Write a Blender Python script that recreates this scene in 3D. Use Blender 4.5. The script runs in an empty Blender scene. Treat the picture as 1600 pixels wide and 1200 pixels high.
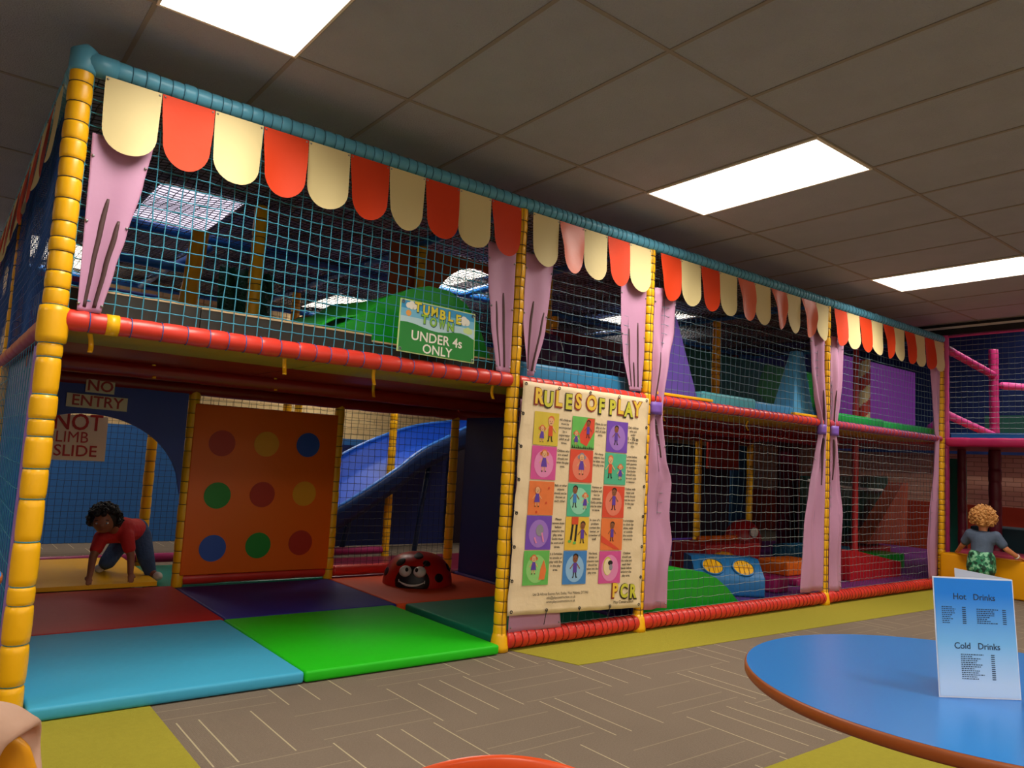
import bpy, bmesh, math, random
import numpy as np
from mathutils import Vector, Matrix
R = random.Random(7)
S = bpy.context.scene
COL = S.collection

# ---------------------------------------------------------------- camera
F, YAW, PITCH, ROLL = 1167.6, 0.6618, 0.1015, 0.0535
fw = Vector((math.sin(YAW)*math.cos(PITCH), math.cos(YAW)*math.cos(PITCH), math.sin(PITCH)))
rt = fw.cross(Vector((0, 0, 1))).normalized(); up = rt.cross(fw)
r2 = math.cos(ROLL)*rt + math.sin(ROLL)*up
u2 = -math.sin(ROLL)*rt + math.cos(ROLL)*up
cam = bpy.data.cameras.new('camera'); cam.lens = 36*F/1600; cam.sensor_width = 36; cam.clip_start = .05
camo = bpy.data.objects.new('camera', cam); COL.objects.link(camo); S.camera = camo
m = Matrix((r2, u2, -fw)).transposed().to_4x4(); m.translation = Vector((-0.3995, -3.5821, 1.1239)); camo.matrix_world = m

# ---------------------------------------------------------------- world, exposure
w = bpy.data.worlds.new('world'); S.world = w; w.use_nodes = True
w.node_tree.nodes['Background'].inputs[0].default_value = (.5, .45, .42, 1)
w.node_tree.nodes['Background'].inputs[1].default_value = .02
S.view_settings.view_transform = 'Standard'; S.view_settings.look = 'None'
S.view_settings.gamma = 1; S.view_settings.use_curve_mapping = False
S.view_settings.exposure = 0.65
LAMP = 2.2      # diffuser glow
LAMP_W = 20.0   # watts of each louvred panel, thrown mostly downwards
LAMP_COL = (1.0, .92, .81)
try:
    S.cycles.use_denoising = True; S.cycles.max_bounces = 7; S.cycles.diffuse_bounces = 4
    S.cycles.transparent_max_bounces = 8
except Exception: pass

# ---------------------------------------------------------------- helpers
def lin(h):
    h = h.lstrip('#'); c = [int(h[i:i+2], 16)/255 for i in (0, 2, 4)]
    return tuple(((x+.055)/1.055)**2.4 if x > .04045 else x/12.92 for x in c) + (1,)
MATS = {}
def mat(name, hexc, rough=.4, bump=0., bscale=30., var=0., vscale=4., spec=.5, sheen=0., metal=0.):
    if name in MATS: return MATS[name]
    M = bpy.data.materials.new(name); M.use_nodes = True; nt = M.node_tree; b = nt.nodes['Principled BSDF']
    b.inputs['Base Color'].default_value = lin(hexc); b.inputs['Roughness'].default_value = rough
    b.inputs['Specular IOR Level'].default_value = spec; b.inputs['Metallic'].default_value = metal
    if bump or var:
        tc = nt.nodes.new('ShaderNodeTexCoord')
    if bump:
        n = nt.nodes.new('ShaderNodeTexNoise'); n.inputs['Scale'].default_value = bscale; n.inputs['Detail'].default_value = 3
        nt.links.new(tc.outputs['Object'], n.inputs['Vector'])
        bp = nt.nodes.new('ShaderNodeBump'); bp.inputs['Strength'].default_value = bump; bp.inputs['Distance'].default_value = .02
        nt.links.new(n.outputs['Fac'], bp.inputs['Height']); nt.links.new(bp.outputs['Normal'], b.inputs['Normal'])
    if var:
        n = nt.nodes.new('ShaderNodeTexNoise'); n.inputs['Scale'].default_value = vscale; n.inputs['Detail'].default_value = 4
        nt.links.new(tc.outputs['Object'], n.inputs['Vector'])
        mx = nt.nodes.new('ShaderNodeMix'); mx.data_type = 'RGBA'
        c = lin(hexc); mx.inputs[6].default_value = tuple(x*(1-var) for x in c[:3])+(1,)
        mx.inputs[7].default_value = tuple(min(1, x*(1+var)) for x in c[:3])+(1,)
        nt.links.new(n.outputs['Fac'], mx.inputs[0]); nt.links.new(mx.outputs[2], b.inputs['Base Color'])
    MATS[name] = M; return M
def vinyl(name, hexc, rough=.36): return mat(name, hexc, rough, bump=.12, bscale=9, spec=.45)
def emis(name, col, s):
    M = bpy.data.materials.new(name); M.use_nodes = True; nt = M.node_tree; nt.nodes.clear()
    e = nt.nodes.new('ShaderNodeEmission'); o = nt.nodes.new('ShaderNodeOutputMaterial')
    e.inputs[0].default_value = tuple(col)+(1,); e.inputs[1].default_value = s
    nt.links.new(e.outputs[0], o.inputs[0]); return M

def frame_of(d):
    d = d.normalized(); a = Vector((0, 0, 1)) if abs(d.z) < .9 else Vector((1, 0, 0))
    x = a.cross(d).normalized(); return x, d.cross(x)
class MB:
    def __init__(s): s.v = []; s.f = []; s.m = []; s.sm = []
    def add(s, vs, fs, mi=0, smooth=True):
        o = len(s.v); s.v += [tuple(v) for v in vs]
        for f in fs: s.f.append(tuple(i+o for i in f)); s.m.append(mi); s.sm.append(smooth)
        return s
    def box(s, lo, hi, mi=0, T=None):
        (a, b, c), (d, e, f) = lo, hi
        vs = [(a,b,c),(d,b,c),(d,e,c),(a,e,c),(a,b,f),(d,b,f),(d,e,f),(a,e,f)]
        if T is not None: vs = [T @ Vector(v) for v in vs]
        return s.add(vs, [(0,3,2,1),(4,5,6,7),(0,1,5,4),(1,2,6,5),(2,3,7,6),(3,0,4,7)], mi, False)
    def rings(s, rs, mi=0, caps=True, close=False, smooth=True):
        n = len(rs[0]); vs = [p for r in rs for p in r]; fs = []
        k = len(rs)
        for i in range(k if close else k-1):
            for j in range(n):
                a = i*n+j; b = i*n+(j+1) % n; c = ((i+1) % k)*n+(j+1) % n; d = ((i+1) % k)*n+j
                fs.append((a, b, c, d))
        if caps and not close: fs += [tuple(range(n))[::-1], tuple((k-1)*n+j for j in range(n))]
        return s.add(vs, fs, mi, smooth)
    def tube(s, pts, r, n=8, mi=0, close=False, caps=True, smooth=True):
        pts = [Vector(p) for p in pts]; rs = []
        rr = r if isinstance(r, (list, tuple)) else [r]*len(pts)
        for i, p in enumerate(pts):
            if close: d = pts[(i+1) % len(pts)]-pts[i-1]
            else: d = pts[min(i+1, len(pts)-1)]-pts[max(i-1, 0)]
            if i == 0 or True:
                x, y = frame_of(d)
            rs.append([p+rr[i]*(math.cos(2*math.pi*j/n)*x+math.sin(2*math.pi*j/n)*y) for j in range(n)])
        return s.rings(rs, mi, caps, close, smooth)
    def pad(s, p0, p1, r, pitch, depth=.14, n=14, mi=0, jit=.25, seed=0, dia=True):
        p0 = Vector(p0); p1 = Vector(p1); L = (p1-p0).length; rr = random.Random(seed); d = (p1-p0)/L
        t = 0; pts = [p0]; rad = [r*(1-depth)]; pin = []
        while t < L-1e-6:
            q = min(L, t+pitch*(1+jit*(rr.random()-.5)*2))
            if L-q < pitch*.4: q = L
            g = q-t; bulge = r*(1+rr.uniform(-.04, .05))
            for fr, fr_r in ((.04, .955), (.2, 1.0), (.5, 1.015), (.8, 1.0), (.96, .955)):
                pts.append(p0+d*(t+g*fr)); rad.append(bulge*fr_r)
            pts.append(p0+d*q); rad.append(r*(1-depth)); pin.append(p0+d*q); t = q
        s.tube(pts, rad, n, mi); return pin
    def sphere(s, c, r, nu=14, nv=9, mi=0, T=None):
        if not isinstance(r, (list, tuple)): r = (r, r, r)
        vs = [(0, 0, -1)]; fs = []
        for i in range(1, nv):
            a = -math.pi/2+math.pi*i/nv
            for j in range(nu): vs.append((math.cos(a)*math.cos(2*math.pi*j/nu), math.cos(a)*math.sin(2*math.pi*j/nu), math.sin(a)))
        vs.append((0, 0, 1))
        for j in range(nu): fs.append((0, 1+(j+1) % nu, 1+j))
        for i in range(nv-2):
            for j in range(nu):
                a = 1+i*nu+j; b = 1+i*nu+(j+1) % nu; fs.append((a, b, b+nu, a+nu))
        o = 1+(nv-2)*nu
        for j in range(nu): fs.append((o+j, o+(j+1) % nu, len(vs)-1))
        vs = [Vector((v[0]*r[0], v[1]*r[1], v[2]*r[2])) for v in vs]
        if T is not None: vs = [T @ v for v in vs]
        return s.add([v+Vector(c) for v in vs], fs, mi, True)
    def surf(s, fn, nu, nv, mi=0, smooth=True):
        vs = [fn(i/nu, j/nv) for j in range(nv+1) for i in range(nu+1)]
        fs = [(j*(nu+1)+i, j*(nu+1)+i+1, (j+1)*(nu+1)+i+1, (j+1)*(nu+1)+i) for j in range(nv) for i in range(nu)]
        return s.add(vs, fs, mi, smooth)
    def prism(s, pts, ext, mi=0, smooth=False, mi_side=None):
        n = len(pts); ext = Vector(ext); vs = [Vector(p) for p in pts]; vs += [v+ext for v in vs]
        s.add(vs, [tuple(range(n))[::-1], tuple(range(n, 2*n))], mi, False)
        s.add(vs, [(i, (i+1) % n, n+(i+1) % n, n+i) for i in range(n)], mi if mi_side is None else mi_side, smooth)
        return s
    def build(s, name, mats, parent=None, bevel=0, seg=2, solid=0, sub=0, angle=None, **props):
        me = bpy.data.meshes.new(name); me.from_pydata(s.v, [], s.f)
        if not isinstance(mats, (list, tuple)): mats = [mats]
        for M in mats: me.materials.append(M)
        me.polygons.foreach_set('material_index', s.m); me.polygons.foreach_set('use_smooth', s.sm); me.update()
        o = bpy.data.objects.new(name, me); COL.objects.link(o)
        if parent is not None: o.parent = parent
        if solid:
            k = o.modifiers.new('solid', 'SOLIDIFY'); k.thickness = solid; k.offset = 0
        if bevel:
            k = o.modifiers.new('bevel', 'BEVEL'); k.width = bevel; k.segments = seg; k.limit_method = 'ANGLE'; k.angle_limit = math.radians(40)
            k.harden_normals = False
            for p in me.polygons: p.use_smooth = True
        if sub:
            k = o.modifiers.new('sub', 'SUBSURF'); k.levels = sub; k.render_levels = sub
        for a, b in props.items(): o[a] = b
        return o
def thing(name, label, cat, loc=(0, 0, 0), group=None):
    o = bpy.data.objects.new(name, None); COL.objects.link(o); o.location = loc; o.empty_display_size = .1
    o['label'] = label; o['category'] = cat
    if group: o['group'] = group
    return o
def tag(o, label, cat, group=None):
    o['label'] = label; o['category'] = cat
    if group: o['group'] = group
    return o
def struct(o): o['kind'] = 'structure'; return o
def rel(mb, o):   # shift builder vertices into a thing's own space (things carry only a location)
    l = o.location; mb.v = [(v[0]-l[0], v[1]-l[1], v[2]-l[2]) for v in mb.v]; return mb
def evalmesh(o, keep=False):
    dg = bpy.context.evaluated_depsgraph_get(); dg.update()
    me = bpy.data.meshes.new_from_object(o.evaluated_get(dg)); 
    if not keep: bpy.data.objects.remove(o)
    return me
def net(mb, o, eu, ev, LU, LV, pitch=.058, r=.0021, sag=.006, seed=1, mu=0, mv=1, n=4, wob=.004):
    """vertical cords (along ev) get material mu, horizontal cords mv"""
    rr = random.Random(seed); o = Vector(o); eu = Vector(eu).normalized(); ev = Vector(ev).normalized(); nn = eu.cross(ev)
    nu = max(1, round(LU/pitch)); nv = max(1, round(LV/pitch))
    P = {}
    for i in range(nu+1):
        for j in range(nv+1):
            e = 0 if i in (0, nu) or j in (0, nv) else 1
            big = math.sin(i*.35+seed)*math.sin(j*.3+seed*2)*wob*2*e
            P[i, j] = o+eu*(LU*i/nu+e*rr.uniform(-wob, wob)*.6)+ev*(LV*j/nv+e*rr.uniform(-wob, wob)*.6)+nn*(big)
    for i in range(nu+1): mb.tube([P[i, j] for j in range(nv+1)], r, n, mu, caps=False)
    for j in range(nv+1):
        pts = []
        for i in range(nu+1):
            pts.append(P[i, j])
            if i < nu: pts.append((P[i, j]+P[i+1, j])/2-Vector((0, 0, sag*.35))*(1 if abs(ev.z) > .5 else 0))
        mb.tube(pts, r*1.05, n, mv, caps=False)
    return mb

# ---------------------------------------------------------------- flat printed boards
TXT = {}
def textmesh(s, bold=0.0, sx=1.0):
    key = (s, bold, sx)
    if key in TXT: return TXT[key]
    c = bpy.data.curves.new('t', 'FONT'); c.body = s; c.size = 1; c.offset = bold; c.fill_mode = 'FRONT'; c.align_x = 'CENTER'; c.align_y = 'CENTER'
    c.resolution_u = 3
    o = bpy.data.objects.new('t', c); COL.objects.link(o); me = evalmesh(o)
    v = [(p.co.x*sx, p.co.y) for p in me.vertices]; f = [tuple(p.vertices) for p in me.polygons]
    bpy.data.meshes.remove(me); bpy.data.curves.remove(c)
    TXT[key] = (v, f); return TXT[key]
class Board:
    """unit square -> quad given by TL,TR,BR,BL ; W,H in metres used for print sizes"""
    def __init__(s, tl, tr, br, bl, curl=0.0):
        s.c = [Vector(x) for x in (tl, tr, br, bl)]; s.W = ((s.c[1]-s.c[0]).length+(s.c[2]-s.c[3]).length)/2
        s.H = ((s.c[0]-s.c[3]).length+(s.c[1]-s.c[2]).length)/2; s.mb = {}
        s.n = (s.c[1]-s.c[0]).cross(s.c[0]-s.c[3]).normalized(); s.curl = curl
    def P(s, u, v, d=0):   # v down from the top
        a, b, c, e = s.c; p = (a*(1-u)+b*u)*(1-v)+(e*(1-u)+c*u)*v
        return p+s.n*(d+s.curl*math.sin(u*9+v*5)*math.sin(v*11))
    def m(s, part): return s.mb.setdefault(part, MB())
    def poly(s, part, pts, mi, d):
        s.m(part).add([s.P(u, v, d) for u, v in pts], [tuple(range(len(pts)))[::-1]], mi, False)
    def rect(s, part, u0, v0, u1, v1, mi, d): s.poly(part, [(u0, v0), (u1, v0), (u1, v1), (u0, v1)], mi, d)
    def disc(s, part, u, v, r, mi, d, ry=None, n=16, rot=0, a0=0, a1=360):
        ry = ry or r; pts = []
        for k in range(n if a1-a0 >= 360 else n+1):
            a = math.radians(a0+(a1-a0)*k/n); x, y = math.cos(a)*r, math.sin(a)*ry
            x, y = x*math.cos(rot)-y*math.sin(rot), x*math.sin(rot)+y*math.cos(rot)
            pts.append((u+x/s.W, v+y/s.H))
        s.poly(part, pts, mi, d)
    def line(s, part, p, q, wd, mi, d):
        dx, dy = (q[0]-p[0])*s.W, (q[1]-p[1])*s.H; L = math.hypot(dx, dy) or 1; nx, ny = -dy/L*wd/2, dx/L*wd/2
        s.poly(part, [(p[0]+nx/s.W, p[1]+ny/s.H), (q[0]+nx/s.W, q[1]+ny/s.H), (q[0]-nx/s.W, q[1]-ny/s.H), (p[0]-nx/s.W, p[1]-ny/s.H)], mi, d)
    def text(s, part, st, u, v, h, mi, d, bold=0., wmax=None, sx=1., rot=0):
        vs, fs = textmesh(st, bold, sx)
        if not vs: return
        xs = [a[0] for a in vs]; k = h; wd = (max(xs)-min(xs))*k
        kx = k if wmax is None or wd <= wmax else k*wmax/wd
        c, sn = math.cos(rot), math.sin(rot)
        s.m(part).add([s.P(u+(x*kx*c-y*k*sn)/s.W, v-(x*kx*sn+y*k*c)/s.H, d) for x, y in vs], fs, mi, False)
    def flush(s, mats, parent):
        for k, b in s.mb.items(): b.build(k.split('#')[0], mats, parent)

# colours of the play pads
Yv = vinyl('yellow_vinyl', '#f7b70f'); Bv = vinyl('light_blue_vinyl', '#5aa3bf'); Rv = vinyl('red_vinyl', '#cf3126')
RED2 = vinyl('dark_red_vinyl', '#8e1a12'); PUR = vinyl('purple_vinyl', '#54379a'); NAVY = vinyl('navy_vinyl', '#1c3f96')
GRN = vinyl('green_vinyl', '#12a52a'); TEAL = vinyl('teal_vinyl', '#0d7a63'); MAG = vinyl('magenta_vinyl', '#a02260')
BLU = vinyl('blue_vinyl', '#1f6ec2'); ORG = vinyl('orange_vinyl', '#e06a14'); PINK = vinyl('pink_vinyl', '#c8478c')
MAR = vinyl('maroon_vinyl', '#6c1630'); LILAC = mat('lilac_cloth', '#bd8aab', .55, bump=.15, bscale=7)
CREAM = mat('cream_cloth', '#d6c48e', .6, bump=.1, bscale=8, spec=.25); REDC = mat('red_cloth', '#cf3c16', .62, bump=.15, bscale=8, spec=.25)
DARKS = mat('fold_print', '#4b2f2f', .6); TIE = mat('purple_tie', '#7a55b4', .5)
CORD_T = mat('teal_cord', '#3d93ae', .6); CORD_K = mat('dark_cord', '#20222a', .7); CORD_G = mat('grey_cord', '#9fb2b8', .6)
CORD_B = mat('blue_cord', '#2a5fb0', .6); CORD_D = mat('dim_cord', '#2c4450', .6)
WHITE = mat('white_plastic', '#e9e4da', .5); STEEL = mat('steel', '#9a9a9a', .35, metal=.8); BLACK = mat('black', '#0e0c10', .5)
OLIVE = mat('painted_board', '#292720', .7, var=.15, vscale=6); UNDER = mat('yellow_board', '#b98a1c', .55, var=.1)

# ---------------------------------------------------------------- the room
CZ = 2.927
def carpet():
    M = bpy.data.materials.new('striped_carpet'); M.use_nodes = True; nt = M.node_tree; b = nt.nodes['Principled BSDF']
    b.inputs['Roughness'].default_value = .95; b.inputs['Specular IOR Level'].default_value = .1
    tc = nt.nodes.new('ShaderNodeTexCoord'); sp = nt.nodes.new('ShaderNodeSeparateXYZ'); nt.links.new(tc.outputs['Object'], sp.inputs[0])
    def mt(op, a, b_=None, c=None):
        n = nt.nodes.new('ShaderNodeMath'); n.operation = op
        for i, x in enumerate((a, b_, c)):
            if x is None: continue
            if isinstance(x, (int, float)): n.inputs[i].default_value = x
            else: nt.links.new(x, n.inputs[i])
        return n.outputs[0]
    u = mt('DIVIDE', mt('ADD', sp.outputs[0], 40-.455), .5); v = mt('DIVIDE', mt('ADD', sp.outputs[1], 40+.82), .5)
    fu, fv = mt('FLOOR', u), mt('FLOOR', v); par = mt('MODULO', mt('ADD', fu, fv), 2.0)
    ru, rv = mt('FRACT', u), mt('FRACT', v)
    par = mt('SUBTRACT', 1.0, par) if int(80+79)%2 else par
    c = mt('ADD', mt('MULTIPLY', ru, par), mt('MULTIPLY', rv, mt('SUBTRACT', 1.0, par)))
    a = mt('ADD', mt('MULTIPLY', rv, par), mt('MULTIPLY', ru, mt('SUBTRACT', 1.0, par)))
    cmb = nt.nodes.new('ShaderNodeCombineXYZ'); nt.links.new(fu, cmb.inputs[0]); nt.links.new(fv, cmb.inputs[1])
    wn = nt.nodes.new('ShaderNodeTexWhiteNoise'); wn.noise_dimensions = '2D'; nt.links.new(cmb.outputs[0], wn.inputs['Vector'])
    tot = None
    for k, s0 in enumerate((.08, .36, .68, .9)):
        d = mt('ABSOLUTE', mt('SUBTRACT', c, mt('ADD', s0, mt('MULTIPLY', mt('SUBTRACT', wn.outputs[0], .5), .12*(1 if k % 2 else -1)))))
        l = mt('LESS_THAN', d, .0062)
        if k == 3: l = mt('MULTIPLY', l, mt('GREATER_THAN', wn.outputs[0], .55))
        tot = l if tot is None else mt('MAXIMUM', tot, l)
    tot = mt('MULTIPLY', tot, mt('ADD', .16, mt('MULTIPLY', par, .34)))
    rib = mt('MULTIPLY', mt('SINE', mt('MULTIPLY', c, 500.)), .5)
    nz = nt.nodes.new('ShaderNodeTexNoise'); nz.inputs['Scale'].default_value = 160; nz.inputs['Detail'].default_value = 3
    nt.links.new(tc.outputs['Object'], nz.inputs['Vector'])
    nz2 = nt.nodes.new('ShaderNodeTexNoise'); nz2.inputs['Scale'].default_value = 2.2; nt.links.new(tc.outputs['Object'], nz2.inputs['Vector'])
    mx = nt.nodes.new('ShaderNodeMix'); mx.data_type = 'RGBA'; mx.inputs[6].default_value = lin('#63574c'); mx.inputs[7].default_value = lin('#8b7c6c')
    nt.links.new(mt('ADD', mt('MULTIPLY', nz.outputs['Fac'], .75), mt('MULTIPLY', nz2.outputs['Fac'], .25)), mx.inputs[0])
    m2 = nt.nodes.new('ShaderNodeMix'); m2.data_type = 'RGBA'; nt.links.new(mx.outputs[2], m2.inputs[6]); m2.inputs[7].default_value = lin('#d8caa0')
    nt.links.new(tot, m2.inputs[0]); nt.links.new(m2.outputs[2], b.inputs['Base Color'])
    bp = nt.nodes.new('ShaderNodeBump'); bp.inputs['Strength'].default_value = .35; bp.inputs['Distance'].default_value = .004
    nt.links.new(mt('ADD', nz.outputs['Fac'], rib), bp.inputs['Height']); nt.links.new(bp.outputs['Normal'], b.inputs['Normal'])
    return M
def brick(name, c1, c2, mortar, lo, zsplit=1.28):
    M = bpy.data.materials.new(name); M.use_nodes = True; nt = M.node_tree; b = nt.nodes['Principled BSDF']; b.inputs['Roughness'].default_value = .75
    tc = nt.nodes.new('ShaderNodeTexCoord'); sp = nt.nodes.new('ShaderNodeSeparateXYZ'); nt.links.new(tc.outputs['Object'], sp.inputs[0])
    ad = nt.nodes.new('ShaderNodeMath'); ad.operation = 'ADD'; nt.links.new(sp.outputs[0], ad.inputs[0]); nt.links.new(sp.outputs[1], ad.inputs[1])
    cb = nt.nodes.new('ShaderNodeCombineXYZ'); nt.links.new(ad.outputs[0], cb.inputs[0]); nt.links.new(sp.outputs[2], cb.inputs[1])
    bt = nt.nodes.new('ShaderNodeTexBrick'); nt.links.new(cb.outputs[0], bt.inputs['Vector']); bt.inputs['Scale'].default_value = 1
    bt.inputs['Brick Width'].default_value = .225; bt.inputs['Row Height'].default_value = .075; bt.inputs['Mortar Size'].default_value = .005
    bt.inputs['Color1'].default_value = lin(c1); bt.inputs['Color2'].default_value = lin(c2); bt.inputs['Mortar'].default_value = lin(mortar)
    lt = nt.nodes.new('ShaderNodeMath'); lt.operation = 'LESS_THAN'; nt.links.new(sp.outputs[2], lt.inputs[0]); lt.inputs[1].default_value = zsplit
    mx = nt.nodes.new('ShaderNodeMix'); mx.data_type = 'RGBA'; nt.links.new(lt.outputs[0], mx.inputs[0]); nt.links.new(bt.outputs[0], mx.inputs[6]); mx.inputs[7].default_value = lin(lo)
    nt.links.new(mx.outputs[2], b.inputs['Base Color'])
    bp = nt.nodes.new('ShaderNodeBump'); bp.inputs['Strength'].default_value = .6; bp.inputs['Distance'].default_value = .006; bp.invert = True
    nt.links.new(bt.outputs['Fac'], bp.inputs['Height']); nt.links.new(bp.outputs['Normal'], b.inputs['Normal'])
    return M
X0, X1, Y0, Y1 = -6.0, 13.2, -9.0, 5.6
struct(MB().box((X0, Y0, -.1), (X1, Y1, 0)).build('floor', carpet()))
YC = mat('yellow_carpet', '#9a9132', .95, bump=.3, bscale=180, spec=.1, var=.08, vscale=40)
ya = MB()
for pg in ([(2.4, .3), (2.47, -.02), (2.62, -.45), (8.46, -.62), (8.46, .3)],
           [(-1.3, .2), (-1.3, -2.2), (.48, -2.2), (.48, .2)],
           [(1.9, -1.86), (3.02, -1.86), (3.45, -2.35), (3.45, -4.4), (1.9, -4.4)]):
    ya.prism([(x, y, .0005) for x, y in pg][::1], (0, 0, .0025))
struct(ya.build('floor_inlay', YC))
for nm, lo, hi, mm in (('wall_back', (X0, Y1, 0), (X1, Y1+.15, 4.3), brick('brick_cream', '#f3d69c', '#e8c88e', '#c4a470', '#2f6fb4', 1.29)),
                       ('wall_right', (X1, Y0, 0), (X1+.15, Y1, 4.3), brick('brick_peach', '#f2b89c', '#e8a98c', '#b5775f', '#c4401f', .8)),
                       ('wall_left', (X0-.15, Y0, 0), (X0, Y1, 3.2), mat('wall_paint', '#c9bdb0', .8)),
                       ('wall_front', (X0, Y0-.15, 0), (X1, Y0, 4.3), mat('wall_paint', '#c9bdb0', .8))):
    struct(MB().box(lo, hi).build(nm, mm))
# ceiling: tiles with a shallow metal grid
LX, LY = .17, -.3264
cb = MB(); cb.box((X0, Y0, CZ), (8.72, Y1, CZ+.12), 0); cb.box((8.72, Y0, 4.2), (X1, Y1, 4.3), 0)
x = LX-.6*10
while x < 8.7:
    if x > X0: cb.box((x-.010, Y0, CZ-.004), (x+.010, Y1, CZ+.01), 1)
    x += .6
y = LY-1.2*7
while y < Y1:
    if y > Y0: cb.box((X0, y-.010, CZ-.0045), (8.62, y+.010, CZ+.01), 1)
    y += 1.2
TILE = mat('ceiling_tile', '#a5a8b4', .95, bump=.5, bscale=120, var=.10, vscale=5, spec=.1)
struct(cb.build('ceiling', [TILE, mat('ceiling_grid', '#8d857c', .6)]))
tb = MB(); tb.box((8.62, Y0, 2.80), (8.72, .4, CZ), 0); tb.box((8.72, Y0, 2.80), (8.80, .4, 4.2), 0); tb.box((8.72, .4, CZ), (8.80, Y1, 4.2), 0); tb.box((8.605, Y0, 2.868), (8.62, .4, 2.892), 1)
struct(tb.build('trim_1', [mat('dark_trim', '#15110f', .6), mat('pale_trim', '#d9d4cc', .5)]))
LAMPM = emis('lamp_diffuser', LAMP_COL, LAMP); LAMPD = emis('dim_lamp_diffuser', (.9, .8, 1.0), .75)
RIM = mat('lamp_rim', '#e6dccb', .5)
rowname = {0: 'over the play frame front edge', 1: 'over the back of the play frame', -1: 'over the cafe tables', -2: 'added unseen at the far end of the cafe side', 2: 'added by the back wall to light the brick'}
lights = []
for ky, yy in ((0, LY-1.2), (1, LY+2.25), (-1, LY-4.8), (-2, LY-8.4), (2, LY+4.65)):  # back-wall row and farthest cafe row are added to brighten brick and under-deck
    for kx in (range(-1, 2) if ky == 2 else range(-1, 3) if ky == 1 else range(-1, 5) if ky == 0 else range(-1, 6)):
        xx = LX+(3 if ky >= 0 else 2.4)*kx-(0 if ky >= 0 else 1.2)+({-1: 0, 0: .54, 1: .03, 2: -.17}.get(kx, 0) if ky == 1 else 0)  # unseen cafe rows set closer together to throw more light under the deck
        lights.append((ky, kx, xx, yy))
ordn = ['first', 'second', 'third', 'fourth', 'fifth', 'sixth', 'seventh', 'eighth']
for ky, kx, xx, yy in lights:
    lab = {(0, 0): 'bright ceiling light panel cut by the top edge above the first scallops',
           (0, 1): 'whole bright rectangular ceiling light panel in the middle of the ceiling',
           (0, 2): 'bright ceiling light panel cut by the right edge of the view'}.get((ky, kx),
           'rectangular ceiling light panel, %s from the left, %s' % (ordn[kx+1], rowname[ky]))
    t = thing('ceiling_light', lab, 'ceiling light', (xx+.3, yy+.6, CZ if xx < 8.3 else 4.2), 'rectangular ceiling light panels')
    fr = MB(); z0, z1 = -.014, -.0048
    for lo, hi in (((-.3, -.6, z0), (.3, -.588, z1)), ((-.3, .588, z0), (.3, .6, z1)), ((-.3, -.588, z0), (-.288, .588, z1)), ((.288, -.588, z0), (.3, .588, z1))): fr.box(lo, hi)
    fr.build('frame', RIM, t)
    MB().box((-.289, -.589, -.012), (.289, .589, -.006)).build('diffuser', LAMPD if (ky, kx) == (1, 0) else LAMPM, t)
    if (ky, kx) != (1, 0):
        L_ = bpy.data.lights.new('tube_light', 'AREA'); L_.shape = 'RECTANGLE'; L_.size = .56; L_.size_y = 1.16; L_.energy = LAMP_W*(.6 if ky == 2 else 1.9 if xx > 8.3 and ky == 0 else 1); L_.color = LAMP_COL; L_.spread = math.radians(168 if ky < 0 else 140)
        lo = bpy.data.objects.new('tube_light', L_); COL.objects.link(lo); lo.parent = t; lo.location = (0, 0, -.016)
# ---------------------------------------------------------------- play frame
H, ZD = 2.7235, 1.609
PX = [-.026, 2.398, 3.597, 6.012, 8.43]
frame = thing('play_frame', 'long two-storey soft play frame with yellow padded posts, blue top tube and netting', 'play frame')
def ring(mb, p, d, r, t, mi=0, n=14):
    d = Vector(d).normalized(); x, y = frame_of(d); p = Vector(p)
    mb.tube([p+r*(math.cos(2*math.pi*k/n)*x+math.sin(2*math.pi*k/n)*y) for k in range(n)], t, 4, mi, close=True)
def spiral(mb, pins, d, r, t, mi=0, n=14):
    # one continuous cord: round the tube at every pinch, then along it to the next
    if not pins: return
    d = Vector(d).normalized(); x, y = frame_of(d); pts = []
    a0 = math.atan2(Vector((0, 1, 0)).dot(y), Vector((0, 1, 0)).dot(x)) if abs(d.y) < .9 else 0
    for p in pins:
        p = Vector(p)
        for k in range(n+1): a = a0+2*math.pi*k/n; pts.append(p+r*(math.cos(a)*x+math.sin(a)*y)+d*.003*k/n)
    rs = []
    for i, p in enumerate(pts):      # fixed cross-section so the cord never twists shut
        q = pts[min(i+1, len(pts)-1)]-pts[max(i-1, 0)]; u = d if abs(q.normalized().dot(d)) < .8 else x
        u = (u-q*(u.dot(q)/max(1e-9, q.dot(q)))).normalized(); v = q.normalized().cross(u)
        rs.append([p+t*(math.cos(b)*u+math.sin(b)*v) for b in (0, math.pi/2, math.pi, 3*math.pi/2)])
    mb.rings(rs, mi)
def post(x, y, z0=0.0, z1=2.685, r=.041, pitch=.075, m_=Yv, cord=CORD_K, seed=0, lac=True, parent=frame, vert=False, depth=.12, n=14):
    b = MB(); pin = b.pad((x, y, z0), (x, y, z1), r, pitch, depth, seed=seed, n=n)
    o = b.build('post', m_, parent)
    if lac:
        l = MB()
        spiral(l, pin[:-1], (0, 0, 1), r*(1-depth)+.0025, .0022)
        if vert:
            for sx in (-.35, .5):
                l.tube([(x+r*sx+.003*math.sin(k*1.7), y-r*.98, z0+(z1-z0)*k/40) for k in range(41)], .0018, 4)
        l.build('lacing', cord, o)
    return o
def rail(p0, p1, name, m_, r=.043, pitch=.05, cord=None, seed=0, depth=.09, parent=frame, n=14, caps_=True):
    b = MB(); pin = b.pad(p0, p1, r, pitch, depth, seed=seed, n=n)
    o = b.build(name, m_, parent)
    if cord:
        l = MB(); d = Vector(p1)-Vector(p0)
        spiral(l, pin[:-1], d, r*(1-depth)+.0025, .002, n=12)
        l.build('lacing', cord, o)
    return o
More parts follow.
